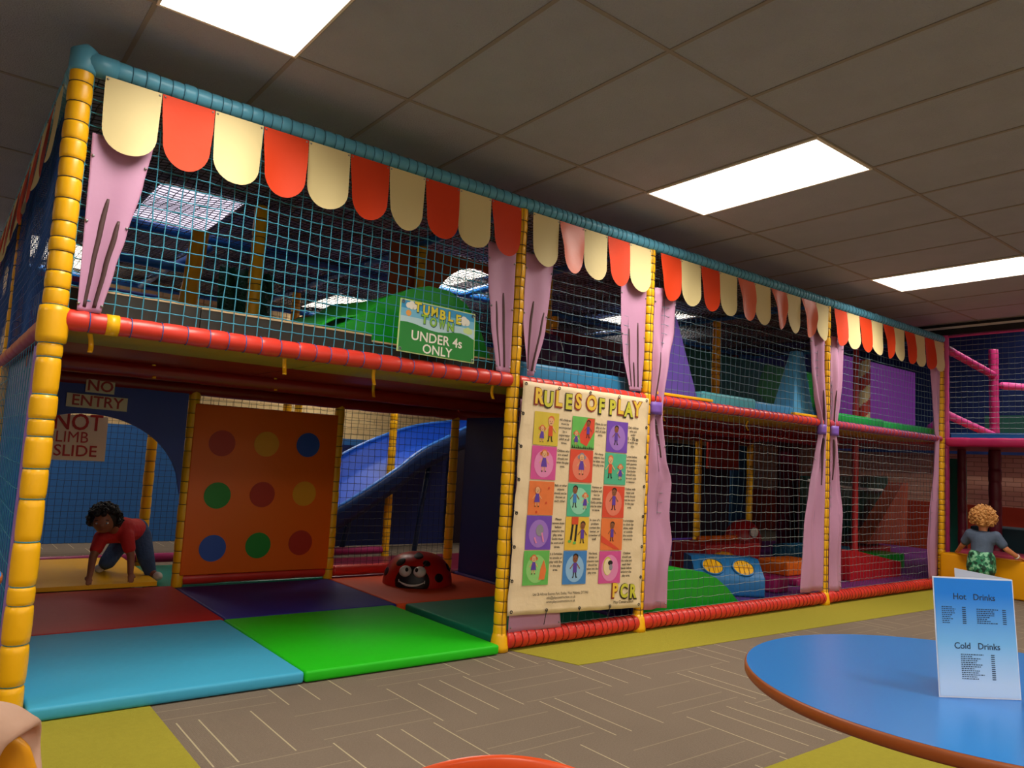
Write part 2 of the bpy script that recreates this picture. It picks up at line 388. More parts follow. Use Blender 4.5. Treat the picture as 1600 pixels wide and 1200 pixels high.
# front-left corner post: slim bands above the deck, bulging pads below
b = MB(); x0 = PX[0]
pin = b.pad((x0, 0, 1.66), (x0, 0, 2.69), .047, .078, .1, seed=3, n=18)
pin += b.pad((x0, 0, 1.5), (x0, 0, 1.66), .056, .16, .32, jit=0, n=18)
pin2 = b.pad((x0, 0, 0), (x0, 0, 1.5), .048, .125, .2, seed=5, jit=.45, n=18)
cp = b.build('post', Yv, frame)
l = MB()
spiral(l, pin[:-2], (0, 0, 1), .0445, .0022)
l.build('lacing', mat('brown_cord', '#4a4136', .7), cp)
l = MB()
spiral(l, pin2[:-1]+[Vector((x0, 0, 1.5)), Vector((x0, 0, 1.66))], (0, 0, 1), .0415, .0035)
l.build('lacing', CORD_T, cp)
for i, xx in enumerate(PX[1:]):
    post(xx, 0, 0, 2.685, r=.037 if i else .04, pitch=.072, seed=11+i, vert=True)
# yellow shoe at the foot of the second post and third post
for xx in PX[1:4]:
    b = MB(); b.tube([(xx, 0, 0.004), (xx, 0, .03), (xx, 0, .09), (xx, 0, .12)], [.056, .055, .046, .036], 16); b.build('post_foot', Yv, frame)
# interior posts
for k, (px, py, a, z) in enumerate([(1.2, 2.4, .055, 1.56), (2.4, 2.4, .055, 1.56), (3.6, 2.4, .0, 1.56), (4.8, 2.4, 0, 2.68), (6.0, 2.4, 0, 2.68), (7.3, 2.4, 0, 2.0), (8.4, 2.4, 0, 1.9),
                            (1.18, 1.2, 1.62, 2.68), (2.4, 1.2, 1.62, 2.68), (3.66, 1.2, 1.62, 2.68), (6.0, 1.2, 1.62, 2.68), (0.0, 2.4, 0, 2.68), (0.0, 4.8, 0, 2.68),
                            (1.2, 3.6, 0, 1.56), (2.4, 3.6, 0, 2.68), (3.6, 3.6, 0, 1.56), (6.0, 4.8, 0, 2.68), (3.0, 4.8, 0, 2.68)]):
    post(px, py, a, z, r=.042, pitch=.1, seed=30+k, depth=.08, n=10)
# top tubes
TOPZ = H
rail((PX[0]+.02, 0, TOPZ), (PX[4]+.02, 0, TOPZ), 'top_rail', Bv, .0445, .052, cord=mat('tube_stitch', '#2c6278', .7), seed=2, n=16, depth=.05)
rail((PX[0], .02, TOPZ), (PX[0], 4.85, TOPZ), 'top_rail', Bv, .0445, .052, seed=4)
b = MB(); b.tube([(PX[0], 0, TOPZ-.055), (PX[0], 0, TOPZ-.045), (PX[0], 0, TOPZ+.045), (PX[0]-.01, 0, TOPZ+.062)], [.047, .053, .053, .03], 18); b.tube([(PX[0], 0, TOPZ), (PX[0]+.13, 0, TOPZ)], .05, 18); b.build('corner_cap', Bv, frame)
for (p, q) in [((0, 2.4), (8.4, 2.4)), ((0, 4.8), (8.4, 4.8)), ((2.4, 0.05), (2.4, 4.8)), ((3.6, .05), (3.6, 2.4)), ((6.0, .05), (6.0, 4.8)), ((8.42, .05), (8.42, 4.8)), ((1.2, 2.4), (1.2, 4.8))]:
    rail((p[0], p[1], TOPZ-.01), (q[0], q[1], TOPZ-.01), 'top_rail', BLU, .035, .12, depth=.05, n=8)
# deck-edge rails, front; the right-hand ones are darker
DR = vinyl('deck_red_vinyl', '#d83a2c')
for i, (mm, cc) in enumerate(((DR, CORD_B), (DR, CORD_T), (DR, CORD_B), (vinyl('rose_vinyl', '#b03c4c'), CORD_B))):
    rail((PX[i]+.04, 0, ZD), (PX[i+1]-.03, 0, ZD), 'deck_rail', mm, .043 if i == 0 else .036, .1 if i == 0 else .07, cord=cc, seed=8+i, depth=.05, n=14)
rail((PX[0], .05, ZD-.01), (PX[0], 4.8, ZD-.01), 'deck_rail', mat('side_red', '#b03036', .4), .04, .2, depth=.05)
b = MB(); b.tube([(.165, 0, ZD), (.215, 0, ZD)], .0465, 16); b.build('rail_band', Yv, frame)
# floor rails of bays 2-4
for i in (1, 2, 3):
    rail((PX[i]+.035, 0, .062), (PX[i+1]-.03, 0, .062), 'floor_rail', Rv, .052, .055, cord=mat('dark_red_cord', '#5a1712', .7), seed=20+i, depth=.07, n=14)
for (p, q) in [((0.05, 2.4), (1.15, 2.4)), ((1.2, 2.42), (2.4, 2.42)), ((2.45, 2.42), (3.6, 2.42))]:
    if p[0] > 1: rail((p[0], p[1], .11), (q[0], q[1], .11), 'floor_rail', Rv, .045, .3, depth=.03)
rail((.0, 3.62, .1), (3.6, 3.62, .1), 'floor_rail', MAG, .04, .3, depth=.03)
# beams under the deck
for yy in (1.2, 2.4):
    rail((0, yy, 1.535), (8.4, yy, 1.535), 'deck_beam', RED2, .05, .4, depth=.03)
# deck boards: a yellow strip by the front edge, red beyond
for (xa, xb) in ((0, 1.2), (1.2, 2.4), (2.4, 3.6), (3.6, 4.8), (4.8, 6.0), (6.0, 7.2), (7.2, 8.4)):
    MB().box((xa+.004, .02, 1.57), (xb-.004, .5, 1.612)).build('deck_board', UNDER, frame, bevel=.004)
    MB().box((xa+.004, .505, 1.57), (xb-.004, 2.42, 1.612)).build('deck_board', RED2, frame, bevel=.004)
# yellow tie straps under the deck
for k, (sx, sy) in enumerate([(.12, .12), (.62, 1.2), (.98, .1), (1.35, 1.2), (1.48, .1), (1.9, .9), (2.3, .12), (4.1, .3), (5.2, .3)]):
    b = MB(); b.surf(lambda u, v: (sx+.02*(u-.5)+.015*math.sin(v*2.5), sy-.05+.03*math.sin(v*3), 1.575-.085*v), 2, 8)
    b.build('tie_strap', Yv, frame, solid=.003)
# kick boards standing on the deck behind the net
for i, (xa, xb, z, mm, nm) in enumerate(((.03, .56, 1.755, OLIVE, 'kick_board'), (.565, 1.45, 1.75, OLIVE, 'kick_board'), (1.455, 2.35, 1.72, OLIVE, 'kick_board'))):
    b = MB(); b.box((xa, .05, 1.613), (xb, .075, z), 0); b.box((xa, .048, z), (xb, .078, z+.009), 1)
    b.build(nm, [mm, mat('pale_edge', '#cdb48a', .6)], frame)
# ---- nets
def addnet(args, mats, name='net'):
    b = MB(); net(b, *args[0], **args[1]); return b.build(name, mats, frame)
U, V = (1, 0, 0), (0, 0, 1)
addnet((((.02, -.002, ZD+.03), U, V, 2.33, 1.05), dict(pitch=.0575, r=.0027, seed=1, wob=.005)), [CORD_T, CORD_T])
GB = mat('grey_blue_cord', '#6f8b98', .6); DGB = mat('slate_cord', '#36505e', .6)
for i, zz in ((1, 1), (2, 1), (3, 1)):
    addnet((((PX[i]+.03, -.002, ZD+.03), U, V, PX[i+1]-PX[i]-.06, 1.05), dict(pitch=.064, r=.0018, seed=2+i, wob=.006)), [DGB, GB])
for i in (1, 2, 3):
    addnet((((PX[i]+.03, -.002, .12), U, V, PX[i+1]-PX[i]-.06, 1.45), dict(pitch=.068, r=.0014, seed=12+i, wob=.008)), [DGB, mat('pale_cord', '#8e9896', .6)])
# left side nets
addnet((((PX[0], .03, ZD+.03), (0, 1, 0), V, 4.7, 1.05), dict(pitch=.0575, r=.0024, seed=21)), [CORD_B, CORD_B])
addnet((((PX[0]-.012, .03, .1), (0, 1, 0), V, 4.7, 1.45), dict(pitch=.115, r=.0018, seed=22)), [CORD_T, CORD_T])
# roof net and inner nets (dark, fine)
addnet((((0, .03, H-.02), U, (0, 1, 0), 8.4, 4.7), dict(pitch=.05, r=.0028, seed=31, sag=0, wob=.01)), [CORD_K, CORD_K])
for (o_, lu, z, lv) in (((1.2, 2.4, .12), 2.4, 0, 1.4), ((1.2, 2.4, ZD), 7.2, 0, 1.05), ((0, 4.8, .1), 3.6, 0, 1.45)):
    addnet(((o_, U, V, lu, lv), dict(pitch=.06, r=.0017, seed=int(lu*10))), [CORD_K, CORD_K])
# side wall sheets
side = MB(); side.box((PX[0]+.03, .06, .02), (PX[0]+.045, 4.78, 1.56))
side.build('side_sheet', mat('bright_blue_vinyl', '#0d5ca8', .4, bump=.2, bscale=3), frame)

# ---- left-hand side climbing rungs glimpsed through the side net (blue steps)
for k in range(4):
    b = MB(); b.box((.05, 1.0+.5*k, 1.72+.13*k), (.9, 1.35+.5*k, 1.84+.13*k))
    tag(b.build('foam_step', NAVY, bevel=.02), 'navy blue foam step seen through the left side net, %s from the front' % ordn[k], 'foam step', 'navy foam steps inside the left side')

# ---------------------------------------------------------------- floor mats
def floormat(name, xa, ya_, xb, yb, m_, lab, th=.055, z0=.004, front=False):
    b = MB(); n = 24
    def f(u, v):
        x = xa+(xb-xa)*u; y = ya_+(yb-ya_)*v
        return (x, y, z0+th+.003*math.sin(u*9+xa*3)*math.sin(v*7+1)*(math.sin(u*math.pi)*math.sin(v*math.pi)))
    b.box((xa, ya_, z0), (xb, yb, z0+th))
    o = b.build(name, m_, bevel=.014, seg=3); tag(o, lab, 'floor mat', 'coloured play mats'); return o
LB = mat('sky_mat', '#3fa6cc', .56, bump=.35, bscale=5, spec=.35); LG = mat('lime_mat', '#1ebe10', .56, bump=.3, bscale=5, spec=.35)
floormat('floor_mat', .03, -.075, 1.163, 1.19, LB, 'light blue padded mat on the floor at the front left')
floormat('floor_mat', 1.168, -.075, 2.345, 1.19, LG, 'bright green padded mat on the floor beside the light blue one')
floormat('floor_mat', .03, 1.194, 1.178, 2.44, mat('red_mat', '#b01414', .56, bump=.2, bscale=5, spec=.35), 'dark red padded mat behind the light blue mat')
floormat('floor_mat', 1.182, 1.194, 2.388, 2.36, mat('navy_mat', '#2a2a86', .56, bump=.2, bscale=5, spec=.35), 'navy blue padded mat in front of the spotted panel')
floormat('floor_mat', 2.45, .03, 3.58, 1.19, mat('teal_mat', '#0d7456', .56, bump=.2, bscale=5, spec=.35), 'dark teal padded mat right of the bright green mat')
floormat('floor_mat', 2.392, 1.194, 3.58, 2.36, mat('orange_mat', '#dc4a12', .56, bump=.2, bscale=5, spec=.35), 'orange red padded mat under the ladybird')
floormat('floor_mat', 3.63, .1, 5.98, 2.36, mat('purple_mat', '#4c2f78', .45), 'purple padded mat under the foam blocks of the third bay')
floormat('floor_mat', 6.03, .1, 8.38, 2.36, mat('mauve_mat', '#6d2f74', .45), 'mauve padded mat under the red wedge in the last bay')
b = MB(); b.prism([(.05, 2.46, .06), (1.08, 2.46, .06), (1.02, 3.45, .11), (.05, 3.45, .11)], (0, 0, .03))
tag(b.build('floor_mat', Yv, bevel=.012), 'yellow sloping mat under the crawling child', 'floor mat', 'coloured play mats')
floormat('floor_mat', 1.09, 2.47, 2.4, 3.5, TEAL, 'teal padded mat behind the spotted panel', th=.05)
floormat('floor_mat', 2.45, 2.47, 6.0, 3.5, MAR, 'maroon padded mat in the dark passage behind the ladybird', th=.05)

# ---------------------------------------------------------------- valances of scallops
def scallop(parent, o, eu, wd, m_, z1, L, seed, curl=0., name='scallop'):
    rr = random.Random(seed); eu = Vector(eu); nn = eu.cross(Vector((0, 0, 1))); ph = rr.uniform(0, 6); amp = rr.uniform(.002, .007)
    nu, nv = 10, 16; b = MB(); o = Vector(o); tw = rr.uniform(-.02, .02)
    def f(u, v):
        straight = .66; hw = wd/2*.985
        if v > .5: v = straight+(1-straight)*math.sin((v-.5)*math.pi)
        else: v = v*2*straight
        if v > straight:
            q = (v-straight)/(1-straight); hw *= math.sqrt(max(0, 1-q*q))
        hw *= 1-(.05+curl)*min(1, v*1.6)*math.sin(min(1, v*1.2)*math.pi/2)
        s = (u-.5)*2; 
        e = s*hw/(wd/2)
        y = amp*math.sin(e*2.2+ph)*v*2+(curl*.22)*(e*e)*min(1, v*2)+tw*v*e*.6+.004+.02*v*v
        return o+eu*(wd/2+s*hw+curl*.15*wd*v)+nn*y+Vector((0, 0, z1-L*v))
    b.surf(f, nu, nv)
    # eyelets at the top corners
    for s in (0.05, .95):
        p = o+eu*(wd*s)+nn*.006+Vector((0, 0, z1-.012)); b.sphere(p, (.005, .003, .005), 6, 4, 1)
    return b.build(name, [m_, STEEL], parent)
RED_SHEEN = mat('red_cloth_sheen', '#d9694a', .36, bump=.15, bscale=8)  # curled scallops: the light they catch is put into a paler red
def valance(lab, o, eu, n, total, first, seed, curls={}):
    t = thing('scalloped_valance', lab, 'valance', Vector(o), 'red and cream scalloped valances')
    wd = total/n
    for k in range(n):
        cream = (k % 2 == 0) == (first == 'cream')
        cu = curls.get(k, 0 if cream else .07)
        scallop(t, Vector(eu)*(wd*k), eu, wd, CREAM if cream else (RED_SHEEN if cu > .14 else REDC), 0, .335 if total/n > .23 else .33, seed+k, cu)
    return t
VZ = 2.672
valance('red and cream valance of ten scallops above the open bay with the coloured mats', (.055, -.044, VZ), (1, 0, 0), 10, 2.30, 'cream', 100, {9: .1}) 
valance('short valance of five scallops above the rules banner', (2.45, -.044, VZ), (1, 0, 0), 5, 1.10, 'cream', 130, {1: .15})
valance('valance of ten scallops, some red ones curling, right of the rules banner', (3.65, -.044, VZ), (1, 0, 0), 10, 2.32, 'red', 150, {4: .22, 6: .26, 8: .24})
valance('rightmost valance of ten scallops next to the pink post', (6.06, -.044, VZ), (1, 0, 0), 10, 2.33, 'red', 170, {4: .14, 6: .13})
valance('red and cream valance along the left side of the frame', (PX[0]-.044, 4.75, VZ), (0, -1, 0), 18, 4.6, 'red', 190)

# ---------------------------------------------------------------- curtains
def interp(L, z):
    if z >= L[0][0]: return L[0][1]
    for (z0, a), (z1, c) in zip(L, L[1:]):
        if z1 <= z <= z0: t = (z0-z)/(z0-z1); t = t*t*(3-2*t)*.5+t*.5; return a+(c-a)*t
    return L[-1][1]
def curtain(lab, LE, RE, y=-.018, folds=2, amp=.006, prints=(), m_=None, tie=None, seed=0, fd=None, seg=44, blow=0., gath=.010):
    if tie: gath = .026
    zt, zb = LE[0][0], LE[-1][0]; rr = random.Random(seed); ph = rr.uniform(0, 6)
    wmax = max(interp(RE, z)-interp(LE, z) for z in [zt-(zt-zb)*k/20 for k in range(21)])
    ox = LE[0][1]; t = thing('stage_curtain', lab, 'curtain', (ox, y, zb), 'lilac curtains beside the yellow posts')
    def P(u, z, d=0):
        a, c = interp(LE, z), interp(RE, z); g = 1-(c-a)/wmax
        return Vector((a+(c-a)*u, y-d-(amp+gath*g)*math.sin(u*math.pi*2*folds+ph+z*.8)-blow*math.sin(z*9+ph)*math.sin(u*3), z))
    b = MB(); b.surf(lambda u, v: P(u, zt-(zt-zb)*v), 26, seg, 0)
    for (us, z0, z1, wd) in prints:
        k = 24
        def f(q, v, us=us, z0=z0, z1=z1, wd=wd):
            z = z0+(z1-z0)*v; a, c = interp(LE, z), interp(RE, z)
            u = us[0]+(us[1]-us[0])*v; w_ = wd*(.3+.7*math.sqrt(max(0, math.sin(min(1, v*3+.02)*math.pi/2))))*(1-.45*v)
            w_ = min(w_, (c-a)*.22); return P(max(0.01, min(.99, u+(q-.5)*w_/(c-a))), z, .0022)
        b.surf(f, 2, k, 1)
    # hook eyelets
    for z in (zt-.1, (zt+zb)/2, zb+.03):
        for u in (.04, .96): b.sphere(P(u, z, .004), (.006, .004, .006), 6, 4, 2)
    rel(b, t); b.build('cloth', [m_ or LILAC, DARKS, STEEL], t, solid=.0016)
    if tie:
        z = tie; q = MB(); a, c = interp(LE, z), interp(RE, z); cx, w_ = (a+c)/2, (c-a)/2+.006
        q.rings([[Vector((cx+w_*math.cos(2*math.pi*j/16), y+.034*math.sin(2*math.pi*j/16), z-.045+.09*k/3)) for j in range(16)] for k in range(4)], 0, caps=False)
        rel(q, t); q.build('tie_back', TIE, t, solid=.003)
    return t
curtain('short lilac curtain beside the front left corner post', [(2.42, .035), (2.2, .04), (1.65, .05)], [(2.42, .275), (2.24, .25), (2.0, .205), (1.85, .175), (1.65, .14)],
        prints=[((.42, .3), 2.15, 1.67, .024), ((.74, .68), 2.06, 1.67, .024)], seed=1, folds=1, amp=.004)
curtain('short lilac curtain right of the green under-fours sign', [(2.42, 2.135), (2.2, 2.15), (1.95, 2.185), (1.65, 2.245)], [(2.42, 2.35), (1.65, 2.35)],
        prints=[((.3, .3), 2.07, 1.68, .018), ((.62, .7), 2.13, 1.68, .018)], seed=2, folds=1)
curtain('short lilac curtain above the top left corner of the rules banner', [(2.42, 2.435), (2.0, 2.435), (1.65, 2.49)], [(2.42, 2.665), (2.2, 2.645), (1.95, 2.62), (1.65, 2.54)],
        prints=[((.4, .25), 2.12, 1.68, .018), ((.82, .6), 2.06, 1.68, .016)], seed=3, folds=1)
curtain('short lilac curtain above the top right corner of the rules banner', [(2.42, 3.285), (2.1, 3.30), (1.9, 3.33), (1.65, 3.405)], [(2.42, 3.55), (1.9, 3.545), (1.65, 3.525)],
        prints=[((.35, .3), 2.08, 1.68, .016), ((.66, .68), 2.13, 1.68, .016), ((.5, .5), 1.85, 1.68, .012)], seed=4, folds=1)
curtain('long lilac tied curtain right of the rules banner, bulging below its purple tie', [(2.42, 3.645), (1.9, 3.64), (1.6, 3.635), (1.52, 3.635), (1.2, 3.62), (.14, 3.61)],
        [(2.42, 3.86), (2.1, 3.85), (1.95, 3.8), (1.6, 3.74), (1.5, 3.735), (1.2, 3.79), (1.03, 3.87), (.8, 3.86), (.6, 3.9), (.4, 3.86), (.14, 3.87)],
        prints=[((.3, .25), 1.95, 1.6, .012), ((.6, .6), 1.9, 1.6, .012), ((.35, .45), 1.47, 1.1, .012), ((.75, .8), 1.47, 1.2, .012)], tie=1.545, seed=5, folds=1.5, amp=.010, blow=.016)
curtain('lilac curtain hanging behind the left side of the rules banner', [(1.5, 2.45), (.9, 2.445), (.105, 2.44)], [(1.5, 2.56), (.9, 2.66), (.105, 2.86)], y=-.026, seed=12, folds=1, amp=.005)
curtain('long lilac tied curtain left of the fourth yellow post', [(2.42, 5.69), (2.1, 5.73), (1.85, 5.78), (1.6, 5.875), (1.5, 5.88), (1.3, 5.82), (1.0, 5.74), (.7, 5.67), (.13, 5.62)],
        [(2.42, 5.96), (1.6, 5.965), (1.5, 5.965), (1.0, 5.965), (.13, 5.955)],
        prints=[((.45, .4), 1.95, 1.6, .014), ((.75, .7), 1.9, 1.6, .014), ((.4, .5), 1.47, 1.1, .014), ((.75, .75), 1.47, 1.05, .014)], tie=1.545, seed=6, folds=1.5, amp=.01, blow=.008)
curtain('long lilac tied curtain right of the fourth yellow post', [(2.42, 6.06), (1.6, 6.075), (1.5, 6.075), (1.0, 6.06), (.11, 6.05)],
        [(2.42, 6.28), (2.0, 6.26), (1.8, 6.23), (1.6, 6.185), (1.5, 6.185), (1.1, 6.25), (.8, 6.31), (.5, 6.29), (.11, 6.30)],
        prints=[((.4, .4), 1.92, 1.6, .014), ((.8, .7), 1.86, 1.6, .014), ((.35, .35), 1.47, 1.1, .014), ((.7, .75), 1.47, 1.15, .014)], tie=1.545, seed=7, folds=1.5, amp=.01, blow=.01)
curtain('dusky lilac curtain at the right end of the last bay', [(2.42, 8.12), (2.1, 8.17), (1.8, 8.21), (1.57, 8.25), (1.3, 8.2), (.8, 8.07), (.45, 8.02), (.1, 8.05)],
        [(2.42, 8.37), (1.57, 8.35), (1.3, 8.36), (.1, 8.30)], seed=8, folds=1.5, amp=.01)
b = MB(); b.surf(lambda u, v: (PX[0]-.03-.008*math.sin(u*9+v*3), .09+.2*u*(.5+.5*v), 1.5-1.4*v), 10, 24)
tag(b.build('stage_curtain', mat('violet_cloth', '#9a6fba', .5), solid=.0016), 'narrow violet curtain on the left side of the frame behind the corner post', 'curtain', 'lilac curtains beside the yellow posts')
# ---------------------------------------------------------------- signs
def grom(mb, p, r=.008, mi=0, n=12):
    mb.tube([Vector(p)+Vector((r*math.cos(2*math.pi*k/n), 0, r*math.sin(2*math.pi*k/n))) for k in range(n)], r*.35, 5, mi, close=True)
SG = [mat('sign_sky', '#2f9ad0', .35), mat('sign_pale_sky', '#b9dbe4', .35), mat('sign_green', '#11862a', .35), mat('sign_white', '#f4f1e4', .35), mat('sign_yellow', '#e7d92c', .35),
      mat('sign_dark_teal', '#0d5a6a', .35), mat('sign_lime', '#8fc93a', .35), mat('sign_orange', '#f2a648', .35), mat('sign_edge', '#cfe89a', .35), mat('sign_mid_sky', '#74bfe0', .35)]
t = thing('notice_board', 'green and blue TUMBLE TOWN under 4s only sign tied to the upper net', 'sign', (1.56, -.05, 1.68))
B_ = Board((1.557, -.052, 1.968), (2.053, -.052, 1.957), (2.063, -.052, 1.668), (1.553, -.052, 1.677))
mb = MB(); mb.prism([B_.P(u, v, -.0005) for u, v in ((0, 0), (1, 0), (1, 1), (0, 1))], (0, .005, 0)); rel(mb, t); mb.build('panel', SG[8], t)
B_.poly('artwork', [(.012, .02), (.988, .02), (.988, .98), (.012, .98)], 0, .0004)
B_.poly('artwork', [(.012, .17), (.988, .17), (.988, .98), (.012, .98)], 9, .0008)
B_.poly('artwork', [(.012, .32), (.988, .32), (.988, .98), (.012, .98)], 1, .0012)
hill = [(u/20*.976+.012, .43+.075*math.sin((u/20)*6.0-.9)*(1)) for u in range(21)]
hp = [(0.012, .435), (.1, .425), (.2, .44), (.3, .475), (.4, .505), (.5, .515), (.6, .495), (.7, .46), (.8, .445), (.9, .47), (.988, .53)]
B_.poly('artwork', hp+[(.988, .98), (.012, .98)], 2, .0018)
for cx, cy, s in ((.14, .08, 1), (.84, .17, 1.2), (.9, .35, .9)):
    for dx, dy, r in ((-.04, .01, .016), (0, -.01, .02), (.035, .012, .017), (0, .02, .017)): B_.disc('artwork', cx+dx*s, cy+dy*s+.02, r*s, 3 if cx < .89 else 8, .0014+r*.01)
B_.disc('artwork', .108, .256, .017, 7, .0016)
for k, (wd, cx, cy, hh, mi) in enumerate((('TUMBLE', .49, .155, .070, 4), ('TOWN', .485, .345, .064, 6))):
    n = len(wd)
    for i, ch in enumerate(wd):
        uu = cx+(i-(n-1)/2)*(.108 if k == 0 else .115); vv = cy+(i-(n-1)/2)*.012+(.008 if i % 2 else -.004)
        B_.text('lettering', ch, uu+.003, vv+.006, hh*1.08, 5, .0022, bold=.07, wmax=.050)
        B_.text('lettering', ch, uu, vv, hh*1.04, mi, .0032, bold=.035, wmax=.043)
B_.text('lettering', 'UNDER 4s', .49, .665, .075, 3, .0026, bold=.015); B_.text('lettering', 'ONLY', .5, .885, .072, 3, .0026, bold=.015)
for b in B_.mb.values(): rel(b, t)
B_.flush(SG, t)
g = MB()
for u, v in ((.03, .05), (.97, .05), (.97, .95), (.03, .95)): grom(g, B_.P(u, v, .003))
rel(g, t); g.build('grommets', STEEL, t)

# rules banner
BN = [mat('banner_cloth', '#e6cfa8', .6, bump=.2, bscale=14), mat('b_ink', '#1b1613', .6), mat('b_yellow', '#e8c03c', .5), mat('b_lime', '#c9c53a', .5), mat('b_outline', '#2e2417', .5),
      mat('p_mustard', '#d3b93a', .5, var=.12, vscale=14), mat('p_green', '#63b552', .5, var=.2, vscale=14), mat('p_violet', '#7046b0', .5, var=.2, vscale=14), mat('p_pink', '#cf4f92', .5, var=.15, vscale=14),
      mat('p_red', '#d8492f', .5, var=.15, vscale=14), mat('p_mint', '#4fb28a', .5, var=.15, vscale=14), mat('p_orange', '#e2763a', .5, var=.15, vscale=14), mat('p_yellow', '#e3b93c', .5, var=.1, vscale=14),
      mat('p_blue', '#3f7fc0', .5, var=.25, vscale=14), mat('skin_pale', '#e0a878', .6), mat('skin_brown', '#8a5230', .6), mat('hair_red', '#d9703a', .6), mat('hair_black', '#1d1712', .6),
      mat('dress_purple', '#5a3a9c', .6), mat('robe_red', '#d04a22', .6), mat('grey_art', '#8b8590', .6), mat('p_lilac', '#9c72c4', .5), mat('p_palepink', '#dd86b4', .5), mat('p_palered', '#e07a60', .5),
      mat('p_palemint', '#8fd0b0', .5), mat('p_paleblue', '#8db8dc', .5), mat('p_palegreen', '#8ecb74', .5), mat('p_paleorange', '#e8965c', .5), mat('b_hem', '#d6bd94', .6), mat('b_red_outline', '#8a2a20', .6)]
t = thing('rules_banner', 'cream RULES OF PLAY banner with fifteen coloured pictures laced to the frame', 'banner', (2.4, -.06, .2))
BB = Board((2.429, -.062, 1.609), (3.560, -.062, 1.603), (3.552, -.062, .176), (2.402, -.062, .215))
mb = MB(); rr = random.Random(4)
def bf(u, v):
    e = .0035*math.sin(u*40)*(abs(v-.5)*2)**6+.003*math.sin(v*46)*(abs(u-.5)*2)**6
    edge = .004*math.sin(v*18)*(1 if u < .01 or u > .99 else 0)
    p = BB.P(u, v, -.0025+e); p.x += edge; return p
mb.surf(lambda u, v: bf(u, v), 40, 48, 0); rel(mb, t); mb.build('cloth', BN[0], t, solid=.002)
D = .0022
title = 'RULES OF PLAY'; xs = [.115, .185, .26, .335, .41, None, .515, .595, None, .685, .755, .825, .9]
for i, ch in enumerate(title):
    if ch == ' ': continue
    u = xs[i]; v = .066+.004*((i % 2)*2-1)-.002*(i-6)*0
    BB.text('lettering', ch, u-.002, v+.002, .134, 4 if i % 2 else 29, D, bold=.085, sx=.86)
    BB.text('lettering', ch, u, v, .130, 2 if i % 2 == 0 else 3, D+.0012, bold=.042, sx=.86)
PK = ['picture#0']
def person(u, v, s, skin, hair, dress, kind='girl'):
    # a small plain cartoon figure: head at (u,v), overall height s in metres
    W_, H_ = BB.W, BB.H; P_ = PK[0]; d = D+.002
    hh = s*.17
    if kind == 'girl':
        for sg in (-1, 1): BB.disc(P_, u+sg*hh*1.15/W_, v, hh*.55, hair, d, n=10)
        BB.disc(P_, u, v-hh*.2/H_, hh*1.12, hair, d, n=14)
    else: BB.disc(P_, u+hh*.1/W_, v-hh*.45/H_, hh*1.0, hair, d, n=12, ry=hh*.9)
    BB.disc(P_, u, v+hh*.1/H_, hh*.9, skin, d+.0006, ry=hh*1.0, n=14)
    t0, t1 = v+hh*1.1/H_, v+s*.62/H_
    wd = s*.1; wb = s*(.19 if kind == 'girl' else .12)
    BB.poly(P_, [(u-wd/W_, t0), (u+wd/W_, t0), (u+wb/W_, t1), (u-wb/W_, t1)], dress, d+.0006)
    for sg in (-1, 1):
        BB.line(P_, (u+sg*wd/W_, t0+.004), (u+sg*s*.3/W_, v+s*.45/H_), s*.05, skin, d+.0004)
        BB.line(P_, (u+sg*s*.06/W_, t1), (u+sg*s*.09/W_, v+s*.82/H_), s*.055, skin if kind == 'girl' else 17, d+.0004)
        BB.disc(P_, u+sg*s*.11/W_, v+s*.83/H_, s*.05, 17, d+.0005, ry=s*.028, n=8)
        BB.disc(P_, u+sg*hh*.35/W_, v+hh*.05/H_, hh*.12, 1, d+.001, n=6)
    BB.line(P_, (u-hh*.3/W_, v+hh*.55/H_), (u+hh*.3/W_, v+hh*.5/H_), hh*.12, 1, d+.001)
bgs = [[(5, None), (6, None), (7, 21)], [(8, 22), (9, 23), (10, None)], [(11, None), (10, 24), (9, 23)], [(7, 21), (12, None), (11, None)], [(6, 26), (13, 25), (8, 22)]]
U0, V0 = [.093, .372, .648], [.126, .277, .431, .58, .731]; PW, PH = .177, .146
for r_ in range(5):
    for c_ in range(3):
        u0, v0 = U0[c_]-.003*r_, V0[r_]+.002*c_; bg, hal = bgs[r_][c_]
        PK[0] = 'picture#%d' % (r_*3+c_); BB.rect(PK[0], u0, v0, u0+PW, v0+PH, bg, D)
        cu, cv = u0+PW/2, v0+PH/2
        if hal: BB.disc(PK[0], cu, cv+.004, .078, hal, D+.0008, ry=.085, n=22)
def C(c_, r_): PK[0] = 'picture#%d' % (r_*3+c_); return U0[c_]-.003*r_+PW/2, V0[r_]+.002*c_+PH/2
a, c = C(0, 0); person(a-.03, c-.0, .10, 14, 16, 18); person(a+.03, c-.035, .15, 14, 16, 19, 'man')
a, c = C(1, 0); BB.poly(PK[0], [(a+.03, c-.07), (a+.085, c-.07), (a+.085, c-.01), (a+.03, c+.06), (a-.02, c+.045), (a-.03, c+.01)], 9, D+.001); person(a+.035, c-.045, .11, 15, 17, 18, 'man'); person(a-.055, c+.005, .09, 14, 16, 18)
for k in range(12): BB.poly(PK[0], [(a-.085+k*.0145, c+.072), (a-.073+k*.0145, c+.072), (a-.082+k*.0145, c+.055+.004*(k % 3))], 17, D+.003)
a, c = C(2, 0); person(a-.01, c-.035, .12, 15, 17, 18, 'man')
a, c = C(0, 1); person(a, c-.04, .13, 14, 16, 18)
a, c = C(1, 1); person(a, c-.04, .13, 14, 20, 18); 
a, c = C(2, 1); person(a-.045, c-.04, .14, 14, 16, 19, 'man'); person(a+.04, c-.01, .10, 14, 16, 18)
a, c = C(0, 2); person(a-.03, c-.035, .12, 14, 16, 18)
